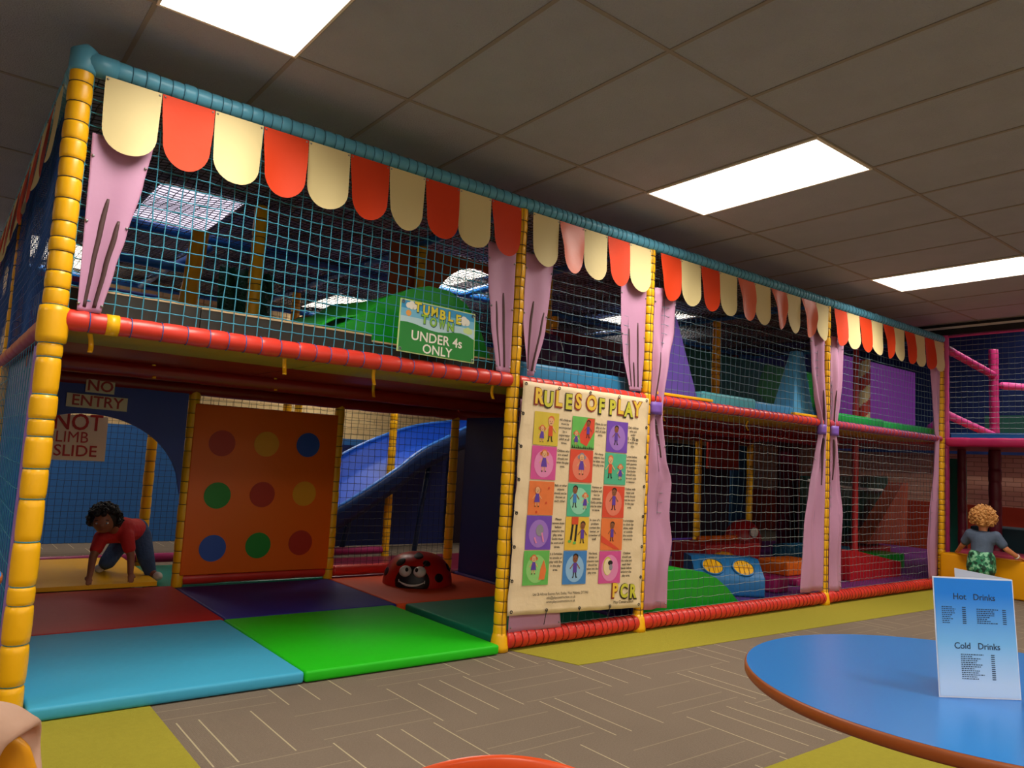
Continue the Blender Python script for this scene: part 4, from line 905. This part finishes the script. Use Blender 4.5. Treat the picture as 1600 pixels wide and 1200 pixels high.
# ---------------------------------------------------------------- pink unit
unit = thing('pink_climbing_frame', 'pink padded two-storey climbing frame to the right of the yellow end post', 'climbing frame', (8.6, 0, 0))
def upart(b, name, m_): rel(b, unit); return b.build(name, m_, unit)
for (xx, yy, z0, z1, mm, r) in ((8.60, .02, 1.6, 2.79, PINK, .04), (8.60, .02, 0, 1.6, MAG, .04), (9.9, -.02, 1.64, 2.8, MAG, .055), (9.9, -.02, 0, 1.56, MAR, .07), (9.9, .35, 0, 1.56, MAR, .05), (9.9, -.47, 0, 1.56, MAR, .05),
                         (8.6, -1.2, 0, 2.79, PINK, .04), (8.6, -2.4, 0, 2.79, PINK, .04), (11.4, -.1, 1.64, 2.8, PUR, .06), (11.4, -1.6, 0, 2.8, PUR, .06)):
    b = MB(); b.pad((xx, yy, z0), (xx, yy, z1), r, .18, .07, n=12); upart(b, 'post', mm)
def urail(p, q, r, mm, name='rail'): b = MB(); b.pad(p, q, r, .2, .05, n=12); return upart(b, name, mm)
urail((8.6, .0, 2.775), (8.6, -4, 2.775), .012, PINK); urail((8.6, 0, 1.585), (8.6, -4, 1.585), .05, vinyl('rose_rail', '#c22b66'))
urail((8.6, .02, 2.65), (9.9, -.02, 2.48), .045, MAG, 'slanted_rail'); urail((8.6, .02, 1.9), (9.9, -.02, 1.73), .045, PINK, 'slanted_rail')
urail((8.6, .03, 1.85), (11.5, 1.4, 1.95), .045, PINK); urail((9.9, -.1, 2.35), (11.4, -1.0, 2.35), .045, PINK); urail((9.9, -.02, 1.62), (9.9, -4, 1.62), .05, MAR)
b = MB(); b.box((8.62, -4, 1.62), (8.7, -.03, 1.69)); upart(b, 'deck_edge', BLU)
b = MB(); b.box((8.66, -4, 1.56), (10.4, 3.3, 1.61)); upart(b, 'deck', RED2)
b = MB(); net(b, (8.6, -.03, 1.68), (0, -1, 0), (0, 0, 1), 3.9, 1.1, .058, .0018, seed=77); rel(b, unit); b.build('net', [DGB, CORD_G], unit)
b = MB(); b.box((12.75, -4, 1.61), (12.8, 3.3, 4.1)); upart(b, 'back_sheet', mat('unit_blue', '#16306e', .7, bump=.5, bscale=5, var=.35, vscale=3))
b = MB(); b.box((8.7, 3.25, 1.61), (12.7, 3.3, 4.1)); upart(b, 'back_sheet', mat('unit_indigo', '#20286a', .6))
b = MB(); b.box((9.0, 1.48, 1.61), (11.2, 1.52, 2.75)); upart(b, 'purple_sheet', vinyl('violet_vinyl', '#7a35a0'))
b = MB(); b.box((11.9, -.4, 1.75), (11.95, .8, 2.15)); upart(b, 'green_sheet', mat('unit_green', '#2a6a5a', .5))
b = MB(); b.box((10.2, .42, .05), (10.24, .62, 1.45)); upart(b, 'teal_sheet', mat('unit_teal', '#18806e', .5))
# yellow wall pads in front
for k, (ya_, yb_) in enumerate(((-.45, -.02), (-1.65, -.455), (-2.85, -1.655))):
    block('yellow foam wall pad in front of the pink frame, %s' % ('beside the yellow end post', 'behind the grey-shirted child', 'farthest right of three')[k], (8.34, ya_, .003), (8.54, yb_, .385), vinyl('pad_yellow', '#f0a60c'), 'wall_pad', 'wall pad', .02, 'yellow wall pads')
block('dusky pink foam ledge just behind the yellow wall pads', (8.66, -2.8, .06), (9.1, -.05, .41), mat('ledge_pink', '#b5405a', .5), 'foam_ledge', 'foam ledge')
block('low dark teal foam block behind the dusky pink ledge', (10.0, -1.6, .06), (10.6, .3, .62), mat('ledge_dark', '#0e2f3a', .5), 'foam_block')

# ---------------------------------------------------------------- children
def skinmesh(joints, edges, root, sub=2):
    # limbs as tapering round-ended chains, fused by union() into one surface
    b = MB()
    for a, c in edges:
        (p0, r0), (p1, r1) = joints[a], joints[c]; p0, p1 = Vector(p0), Vector(p1)
        n = 8; b.tube([p0.lerp(p1, k/n) for k in range(n+1)], [r0+(r1-r0)*k/n for k in range(n+1)], 14)
    for nm, (p0, r0) in joints.items(): b.sphere(p0, r0*1.005, 16, 10)
    me = bpy.data.meshes.new('s'); me.from_pydata(b.v, [], b.f); return me
def union(meshes, extra, vox=.005, smooth=4):
    mb = MB()
    for me in meshes: mb.add([v.co for v in me.vertices], [tuple(p.vertices) for p in me.polygons], 0, True)
    if extra: mb.add(extra.v, extra.f, 0, True)
    me = bpy.data.meshes.new('u'); me.from_pydata(mb.v, [], mb.f); me.update(); o = bpy.data.objects.new('u', me); COL.objects.link(o)
    k = o.modifiers.new('r', 'REMESH'); k.mode = 'VOXEL'; k.voxel_size = vox; k.use_smooth_shade = True
    if smooth: s_ = o.modifiers.new('s', 'SMOOTH'); s_.iterations = smooth*2; s_.factor = .5
    return evalmesh(o)
def meshobj(name, me, m_, parent):
    me.materials.clear(); me.materials.append(m_); o = bpy.data.objects.new(name, me); COL.objects.link(o); o.parent = parent
    for p in me.polygons: p.use_smooth = True
    return o
V3 = Vector
def hand(mb, wrist, dirv, palmn, L=.1, curl=.5, side=1):
    """palm and five fingers as tapered chains; dirv points to the fingertips, palmn is where the palm faces"""
    d = V3(dirv).normalized(); n = V3(palmn); n = (n-d*n.dot(d)).normalized(); s = d.cross(n)*side
    w_ = V3(wrist)
    pc = w_+d*L*.28
    T = Matrix((s, d, n)).transposed()
    mb.sphere(pc, (L*.25, L*.3, L*.11), 10, 8, T=T)
    for k, (off, ln) in enumerate(((-.2, .38), (-.07, .45), (.07, .42), (.2, .32))):
        p = w_+d*L*.5+s*L*off*1.05; pts = [w_+d*L*.3+s*L*off*.8, p]; q = p; dd = d.copy()
        for j in range(3):
            dd = (dd*math.cos(curl*.5)+n*math.sin(curl*.5)).normalized(); q = q+dd*L*ln/3*1.1; pts.append(q)
        mb.tube(pts, [L*.075, L*.075, L*.07, L*.062, L*.045], 7)
    p0 = w_+d*L*.16-s*L*.18; p1 = p0-s*L*.16+d*L*.14+n*L*.04; p2 = p1+d*L*.17+n*L*.06-s*L*.03
    mb.tube([p0, p1, p2], [L*.09, L*.08, L*.055], 7)
def headmb(mb, c, r, face, upv, hero=False):
    """rounded head with jaw, nose, lips, ears; face = looking direction"""
    f = V3(face).normalized(); u = V3(upv); u = (u-f*u.dot(f)).normalized(); s = f.cross(u)
    T = Matrix((s, f, u)).transposed()
    mb.sphere(c, (r*.84, r*.98, r), 18, 12, T=T)
    mb.sphere(V3(c)+f*r*.25-u*r*.45, (r*.58, r*.62, r*.5), 14, 10, T=T)     # jaw and cheeks
    mb.sphere(V3(c)+f*r*.92-u*r*.22, (r*.13, r*.16, r*.15), 8, 6, T=T)      # nose
    mb.sphere(V3(c)+f*r*.80-u*r*.52, (r*.24, r*.1, r*.07), 8, 6, T=T)       # lips
    for sg in (-1, 1):
        mb.sphere(V3(c)+s*sg*r*.85-u*r*.1-f*r*.02, (r*.08, r*.2, r*.26), 8, 6, T=T)
    return f, u, s
def curls(name, c, r, f, u, s, m_, parent, n=130, seed=3, big=.2, back=True):
    rr = random.Random(seed); b = MB(); T = Matrix((s, f, u)).transposed()
    b.sphere(V3(c)-f*r*.2+u*r*.12, (r*.92, r*.9, r*.95), 20, 14, T=T)
    vs = []
    for k in range(n):
        z = 1-1.45*k/n; a = k*2.39996; q = math.sqrt(max(0, 1-z*z)); d = V3((q*math.cos(a), q*math.sin(a), z))
        if d.y > .2 and d.z < .56: continue
        if d.z < -.3 and d.y > -.1: continue
        p = V3(c)+T @ V3((d.x*r*.98, d.y*r*1.02-.06*r, d.z*r*1.08+.06*r)); rad = r*big*rr.uniform(.75, 1.2)
        b.sphere(p+V3((rr.uniform(-1, 1), rr.uniform(-1, 1), rr.uniform(-1, 1)))*r*.05, rad, 8, 6)
        # a loop of hair on each tuft
        ax = V3((rr.uniform(-1, 1), rr.uniform(-1, 1), rr.uniform(-1, 1))).normalized(); x, y = frame_of(ax); pp = p+(T @ d)*rad*.6
        b.tube([pp+rad*.75*(math.cos(t_)*x+math.sin(t_)*y) for t_ in [2*math.pi*j/9 for j in range(10)]], rad*.22, 4)
    return b.build(name, m_, parent)
def face_details(c, r, f, u, s, parent, iris='#3a2313', eyes=True):
    for sg in (-1, 1):
        p = V3(c)+f*r*.80+s*sg*r*.33+u*r*.0; T = Matrix((s, f, u)).transposed()
        b = MB(); b.sphere(p, (r*.15, r*.08, r*.09), 10, 8, T=T); e = b.build('eye', mat('eye_white', '#d8cfc4', .3), parent)
        b = MB(); b.sphere(p+f*r*.06, (r*.065, r*.04, r*.07), 8, 6, T=T); b.build('iris', mat('iris', iris, .2), e)
        b = MB(); b.tube([p+u*r*.22-s*r*.17+f*r*.02, p+u*r*.27+f*r*.06, p+u*r*.21+s*r*.17+f*r*.02], r*.035, 5); b.build('eyebrow', mat('brow', '#20120c', .7), parent)
    b = MB(); T = Matrix((s, f, u)).transposed(); b.sphere(V3(c)+f*r*.86-u*r*.52, (r*.2, r*.07, r*.035), 8, 6, T=T); b.build('lips', mat('lips', '#8a4a3c', .5), parent)

# -- boy at the yellow pads, seen from behind
SK1 = mat('skin_fair', '#d98f63', .55); 
t = thing('person', 'small child with curly blond hair in a grey blue shirt leaning on the yellow pads', 'person', (8.12, -.5, 0))
bx, by = 8.13, -.50
J = dict(pel=((bx, by, .40), .075), bel=((bx+.02, by, .47), .078), che=((bx+.04, by, .56), .085), nek=((bx+.05, by, .655), .036), hd=((bx+.06, by, .72), .045),
         sl=((bx+.05, by+.115, .62), .038), el=((bx+.09, by+.205, .50), .027), wl=((bx+.22, by+.30, .425), .020),
         sr=((bx+.05, by-.115, .62), .038), er=((bx+.08, by-.195, .505), .027), wr=((bx+.20, by-.265, .425), .020),
         hl=((bx, by+.055, .35), .062), kl=((bx+.02, by+.06, .20), .042), al=((bx-.01, by+.06, .06), .028), tl=((bx+.07, by+.065, .025), .022),
         hr=((bx, by-.055, .35), .062), kr=((bx+.02, by-.06, .20), .042), ar=((bx-.01, by-.06, .06), .028), tr=((bx+.07, by-.065, .025), .022))
Ed = [('pel', 'bel'), ('bel', 'che'), ('che', 'nek'), ('nek', 'hd'), ('che', 'sl'), ('sl', 'el'), ('el', 'wl'), ('che', 'sr'), ('sr', 'er'), ('er', 'wr'), ('pel', 'hl'), ('hl', 'kl'), ('kl', 'al'), ('al', 'tl'), ('pel', 'hr'), ('hr', 'kr'), ('kr', 'ar'), ('ar', 'tr')]
rel_ = lambda J: {k: (V3(v[0])-t.location, v[1]) for k, v in J.items()}
ex = MB(); hc = V3((bx+.065, by, .785)); hr_ = .098
f, u, s = headmb(ex, hc, hr_, (1, .12, .05), (0, 0, 1))
hand(ex, (bx+.22, by+.30, .425), (.75, .45, -.18), (0.1, 0, -1), .085, .35, 1); hand(ex, (bx+.20, by-.265, .425), (.8, -.35, -.3), (.1, 0, -1), .085, .35, -1)
rel(ex, t); sk = skinmesh(rel_(J), Ed, 'pel'); body = union([sk], ex, .006, 3); meshobj('body', body, SK1, t)
hcL = hc-t.location
curls('hair', hcL, hr_*1.08, f, u, s, mat('hair_blond', '#c98f4e', .6), t, 150, 3, .2)
face_details(hcL, hr_, f, u, s, t, '#4a6a8a')
def scaled(J, keys, k, add=0): return {n: (J[n][0], J[n][1]*k+add) for n in keys}
Sh = scaled(J, ['pel', 'bel', 'che', 'sl', 'sr', 'nek'], 1.06, .014); Sh['nek'] = (V3(J['che'][0])+V3((.006, 0, .065)), .052)
Sh['cl'] = (V3(J['sl'][0])*.35+V3(J['el'][0])*.65, .046); Sh['cr'] = (V3(J['sr'][0])*.35+V3(J['er'][0])*.65, .046)
Sh['pel'] = (V3((bx-.005, by, .385)), .098)
shm = skinmesh(rel_(Sh), [('pel', 'bel'), ('bel', 'che'), ('che', 'nek'), ('che', 'sl'), ('sl', 'cl'), ('che', 'sr'), ('sr', 'cr')], 'pel')
meshobj('shirt', union([shm], None, .006, 5), mat('shirt_slate', '#52627a', .8, bump=.5, bscale=14), t)
# tucked-up green camouflage smock around the hips, then long shorts
def camo():
    M = mat('camo', '#2f7a5a', .6, bump=.6, bscale=25); nt = M.node_tree; b_ = nt.nodes['Principled BSDF']; n = nt.nodes.new('ShaderNodeTexNoise'); n.inputs['Scale'].default_value = 22
    tc = nt.nodes.new('ShaderNodeTexCoord'); nt.links.new(tc.outputs['Object'], n.inputs['Vector']); cr = nt.nodes.new('ShaderNodeValToRGB'); cr.color_ramp.interpolation = 'CONSTANT'
    e = cr.color_ramp.elements; e[0].color = lin('#15402f'); e[1].position = .56; e[1].color = lin('#8fd0a8'); q = e.new(.46); q.color = lin('#2f8a62')
    nt.links.new(n.outputs['Fac'], cr.inputs[0]); nt.links.new(cr.outputs[0], b_.inputs['Base Color']); return M
Gp = dict(a=((bx, by+.01, .39), .112), c=((bx, by-.015, .38), .112), b=((bx-.005, by+.015, .30), .118), d=((bx-.005, by-.015, .30), .118)); 
sm = skinmesh(rel_(Gp), [('a', 'b'), ('c', 'd'), ('a', 'd')], 'a'); meshobj('smock', union([sm], None, .007, 2), camo(), t)
Ps = dict(p=((bx, by, .33), .08), hl=((bx, by+.055, .30), .062), kl=((bx+.015, by+.06, .17), .055), hr=((bx, by-.055, .30), .062), kr=((bx+.015, by-.06, .17), .055))
sm = skinmesh(rel_(Ps), [('p', 'hl'), ('hl', 'kl'), ('p', 'hr'), ('hr', 'kr')], 'p'); meshobj('shorts', union([sm], None, .006, 3), mat('shorts_grey', '#6d7a78', .8), t)
for sg in (-1, 1):
    b = MB(); b.sphere((bx+.03, by+sg*.06, .035), (.075, .04, .036), 12, 8); rel(b, t); b.build('sock', mat('sock_grey', '#b9b4ac', .8), t)
b = MB(); c = V3((bx+.185, by-.255, .433)); ring(b, c, (.75, -.4, -.5), .024, .006, n=14); rel(b, t); b.build('wristband', WHITE, t)

# -- child crawling under the arch
SK2 = mat('skin_brown2', '#8a5034', .55)
t = thing('person', 'child with dark curly hair in a red shirt and jeans crawling through the arch', 'person', (.85, 2.7, .1))
J = dict(pel=((.985, 2.86, .43), .072), bel=((.93, 2.78, .435), .07), che=((.84, 2.66, .45), .08), nek=((.765, 2.58, .47), .036), hd=((.72, 2.53, .50), .045),
         sl=((.71, 2.65, .40), .038), el=((.655, 2.57, .27), .028), wl=((.635, 2.50, .155), .021),
         sr=((.865, 2.585, .41), .038), er=((.90, 2.55, .27), .028), wr=((.90, 2.51, .155), .021),
         hl=((.92, 2.90, .38), .058), kl=((.79, 2.76, .21), .044), al=((.80, 2.93, .16), .03), tl=((.76, 2.88, .14), .024),
         hr=((1.02, 2.83, .38), .058), kr=((1.05, 2.74, .22), .046), ar=((1.085, 2.72, .12), .03), tr=((1.12, 2.64, .10), .024))
ex = MB(); hc = V3((.69, 2.50, .535)); hr_ = .088
f, u, s = headmb(ex, hc, hr_, (-.34, -.93, -.16), (-.1, -.1, 1))
hand(ex, (.635, 2.50, .155), (-.1, -.45, -.62), (0, .7, -.7), .085, .3, 1); hand(ex, (.90, 2.51, .155), (0, -.45, -.62), (0, .7, -.7), .085, .3, -1)
rel(ex, t); sk = skinmesh(rel_(J), Ed, 'pel'); meshobj('body', union([sk], ex, .006, 3), SK2, t)
hcL = hc-t.location
curls('hair', hcL, hr_*1.12, f, u, s, mat('hair_dark', '#140c0a', .6), t, 150, 5, .2); face_details(hcL, hr_, f, u, s, t)
Sh = scaled(J, ['pel', 'bel', 'che', 'sl', 'sr'], 1.05, .014); Sh['pel'] = (V3((.965, 2.83, .435)), .085); Sh['nek'] = (V3((.79, 2.61, .465)), .052)
Sh['cl'] = (V3(J['sl'][0])*.4+V3(J['el'][0])*.6, .044); Sh['cr'] = (V3(J['sr'][0])*.4+V3(J['er'][0])*.6, .044)
shm = skinmesh(rel_(Sh), [('pel', 'bel'), ('bel', 'che'), ('che', 'nek'), ('che', 'sl'), ('sl', 'cl'), ('che', 'sr'), ('sr', 'cr')], 'pel')
meshobj('shirt', union([shm], None, .006, 5), mat('shirt_red', '#b5140f', .75, bump=.5, bscale=14), t)
Ps = scaled(J, ['pel', 'hl', 'kl', 'al', 'hr', 'kr', 'ar'], 1.05, .012)
sm = skinmesh(rel_(Ps), [('pel', 'hl'), ('hl', 'kl'), ('kl', 'al'), ('pel', 'hr'), ('hr', 'kr'), ('kr', 'ar')], 'pel'); meshobj('jeans', union([sm], None, .006, 3), mat('denim', '#2c4468', .85, bump=.5, bscale=30), t)
for p in (J['tl'][0], J['tr'][0]):
    b = MB(); b.sphere(p, (.035, .055, .032), 12, 8); rel(b, t); b.build('sock', mat('sock_white', '#c9c2b8', .8), t)

# ---------------------------------------------------------------- cafe furniture
def cafe_table(lab, cx, cy, r, z=.72):
    t = thing('cafe_table', lab, 'table', (cx, cy, 0), 'round blue cafe tables')
    b = MB(); n = 96
    b.rings([[V3((rr_*math.cos(2*math.pi*k/n), rr_*math.sin(2*math.pi*k/n), zz)) for k in range(n)] for rr_, zz in ((r-.006, z-.024), (r, z-.018), (r, z-.004), (r-.003, z-.0005))], 1)
    b.build('edge_band', [mat('laminate_blue', '#1a7fd6', .22, spec=.6), mat('beech_edge', '#9a4f1c', .45)], t)
    b = MB(); b.rings([[V3(((r-.004)*math.cos(2*math.pi*k/n), (r-.004)*math.sin(2*math.pi*k/n), zz)) for k in range(n)] for zz in (z-.003, z)], 0, smooth=False); b.build('tabletop', MATS['laminate_blue'], t)
    b = MB(); b.tube([(0, 0, .02), (0, 0, z-.03)], .05, 20); b.build('column', BLACK, t)
    b = MB(); b.tube([(0, 0, 0.003), (0, 0, .012), (0, 0, .03), (0, 0, .04)], [.27, .27, .1, .06], 32); b.build('base', BLACK, t)
    b = MB(); b.box((-.16, -.16, z-.03), (.16, .16, z-.0235)); b.build('mounting_plate', BLACK, t)
    return t
cafe_table('round blue cafe table with a brown edge in the right foreground', 1.325, -2.965, .462)
cafe_table('round blue cafe table just entering at the left edge of the view', -.625, -.93, .45)
# drinks menu: folded card standing on the table
a, c = V3((1.164, -2.943, .721)), V3((1.296, -3.036, .721)); hgt = .222
t = thing('drinks_menu', 'folded blue and white drinks menu card standing on the round table', 'menu', (1.23, -2.99, .721))
dv = (c-a).normalized(); bk = V3((-dv.y, dv.x, 0)); bk = bk if bk.y > 0 else -bk
lean = bk*.02+V3((0, 0, hgt))
MN = [mat('menu_white', '#dfe6f2', .35), mat('menu_ink', '#1c3550', .5), None]
g = bpy.data.materials.new('menu_fade'); g.use_nodes = True; nt = g.node_tree; bs = nt.nodes['Principled BSDF']; bs.inputs['Roughness'].default_value = .45
tc = nt.nodes.new('ShaderNodeTexCoord'); sp = nt.nodes.new('ShaderNodeSeparateXYZ'); nt.links.new(tc.outputs['Object'], sp.inputs[0])
mr = nt.nodes.new('ShaderNodeMapRange'); mr.inputs[1].default_value = .0; mr.inputs[2].default_value = hgt; nt.links.new(sp.outputs[2], mr.inputs[0])
cr = nt.nodes.new('ShaderNodeValToRGB'); e = cr.color_ramp.elements; e[0].color = lin('#c2dcf8'); e[0].position = .12; e[1].color = lin('#0080e0'); e[1].position = .86; q = e.new(.45); q.color = lin('#7cc0ee')
nt.links.new(mr.outputs[0], cr.inputs[0]); nt.links.new(cr.outputs[0], bs.inputs['Base Color']); MN[2] = g
tl, tr, br, bl = a+lean, c+lean, c, a
Bd = Board(tl, tr, br, bl)
if Bd.n.dot(bk) > 0: sgn = -1
else: sgn = 1
k = MB(); k.prism([Bd.P(u, v, 0) for u, v in ((0, 0), (1, 0), (1, 1), (0, 1))], bk*.0012); rel(k, t); k.build('front_leaf', [MN[0]], t)
Bd.rect('print', .012, .012, .988, .988, 2, .0006*sgn)
Bd.text('lettering', 'Hot   Drinks', .5, .165, .0165, 1, .001*sgn, bold=.01); Bd.text('lettering', 'Cold   Drinks', .5, .575, .0165, 1, .001*sgn, bold=.01)
rr = random.Random(9)
def lines(u0, w_, v0, n, step, price):
    for j in range(n):
        q = w_*rr.uniform(.45, 1.); x_ = u0
        while x_ < u0+q:      # short dashes standing for print too small to read
            d_ = rr.uniform(.012, .03); Bd.rect('lettering', x_, v0+step*j, min(x_+d_, u0+q), v0+step*j+.0075, 1, .001*sgn); x_ += d_+.008
        Bd.rect('lettering', price, v0+step*j, price+.045, v0+step*j+.0075, 1, .001*sgn)
lines(.09, .18, .25, 9, .0165, .34); lines(.52, .28, .26, 8, .0165, .84); lines(.29, .28, .64, 13, .0165, .66)
for q in Bd.mb.values(): rel(q, t)
for nm, q in Bd.mb.items(): q.build(nm, MN, t)
k = MB(); e0 = c+bk*.001; e1 = tr+bk*.001; far = a*.25+c*.75+bk*.12
k.prism([c+bk*.002, tr+bk*.002, tr+bk*.1-dv*.05+V3((0, 0, .006)), V3(c)+bk*.1-dv*.05], dv*-.0012); rel(k, t); k.build('back_leaf', MN[0], t)
# orange chair, only the top of its back in view
def chairback(lab, name, c, wdt, top, m_, yaw, h=.4):
    t = thing(name, lab, 'chair', (c[0], c[1], 0)); t.rotation_euler = (0, 0, yaw)
    b = MB()
    def f(u, v):
        s_ = u*2-1; zz = .46+(top-.46)*v; ww = wdt/2*(1-.12*v) ; z_ = zz-.10*abs(s_)**2*v*v
        return (s_*ww, .05*s_*s_-.08*v*v*.6, z_)
    b.surf(f, 20, 14); b.build('backrest', m_, t, solid=.012, sub=1)
    b = MB(); b.surf(lambda u, v: ((u-.5)*wdt, -(-.0)+.42*v*1.0, .45-.015*math.sin(u*math.pi)), 10, 10); b.build('seat', m_, t, solid=.012, sub=1)
    for sx in (-1, 1):
        for sy in (.04, .38):
            b = MB(); b.tube([(sx*(wdt/2-.05), sy, .44), (sx*(wdt/2-.01), sy+(.06 if sy > .2 else -.06), .004)], .011, 8); b.build('leg', STEEL, t)
    return t
chairback('orange moulded chair whose rounded back top peeks in at the bottom edge', 'chair', (.122, -2.943), .44, .834, mat('chair_orange', '#e2511c', .35), math.radians(-37.7))
yc = chairback('yellow moulded chair at the bottom left corner with a beige coat over it', 'chair', (-.418, -2.340), .465, .84, mat('chair_yellow', '#f0a81c', .35), math.radians(-37.7))
# beige coat draped over the back of the yellow chair
ct = tag(bpy.data.objects.new('coat', bpy.data.meshes.new('coat')), 'crumpled beige coat draped over the yellow chair at the bottom left', 'coat')
b = MB()
def coat(u, v):
    s_ = u*2-1; a = v*2-1       # v: outside hang -> over the top -> inside hang
    top = .845-.10*s_*s_+.010; th = .026+.008*math.sin(u*11+v*3)
    drop = max(0, abs(a)-.25)/.75*(.27-.15*max(0, (u-.45)/.55)**1.2+.02*math.sin(u*7))*(1 if a < 0 else .75)
    yy = -.046+math.copysign(min(1, abs(a)/.25)**.6*th, a)+ (0.014*math.sin(u*15+v*7)+.010*math.sin(u*29-v*12)+.004*math.sin(u*50+v*21))+.05*s_*s_
    zz = top-drop-.012*(min(1, abs(a)/.25))**2+.007*math.sin(u*13+1)
    return (s_*.196+(.012*math.sin(v*14+1) if u > .8 else 0), yy, zz)
b.surf(coat, 44, 34)
bpy.data.objects.remove(ct)
co = b.build('coat', mat('beige_cloth', '#c59f88', .85, bump=.3, bscale=20), solid=.012, sub=1)
co.location = (-.418, -2.340, 0); co.rotation_euler = (0, 0, math.radians(-37.7)); tag(co, 'crumpled beige coat draped over the yellow chair at the bottom left', 'coat')
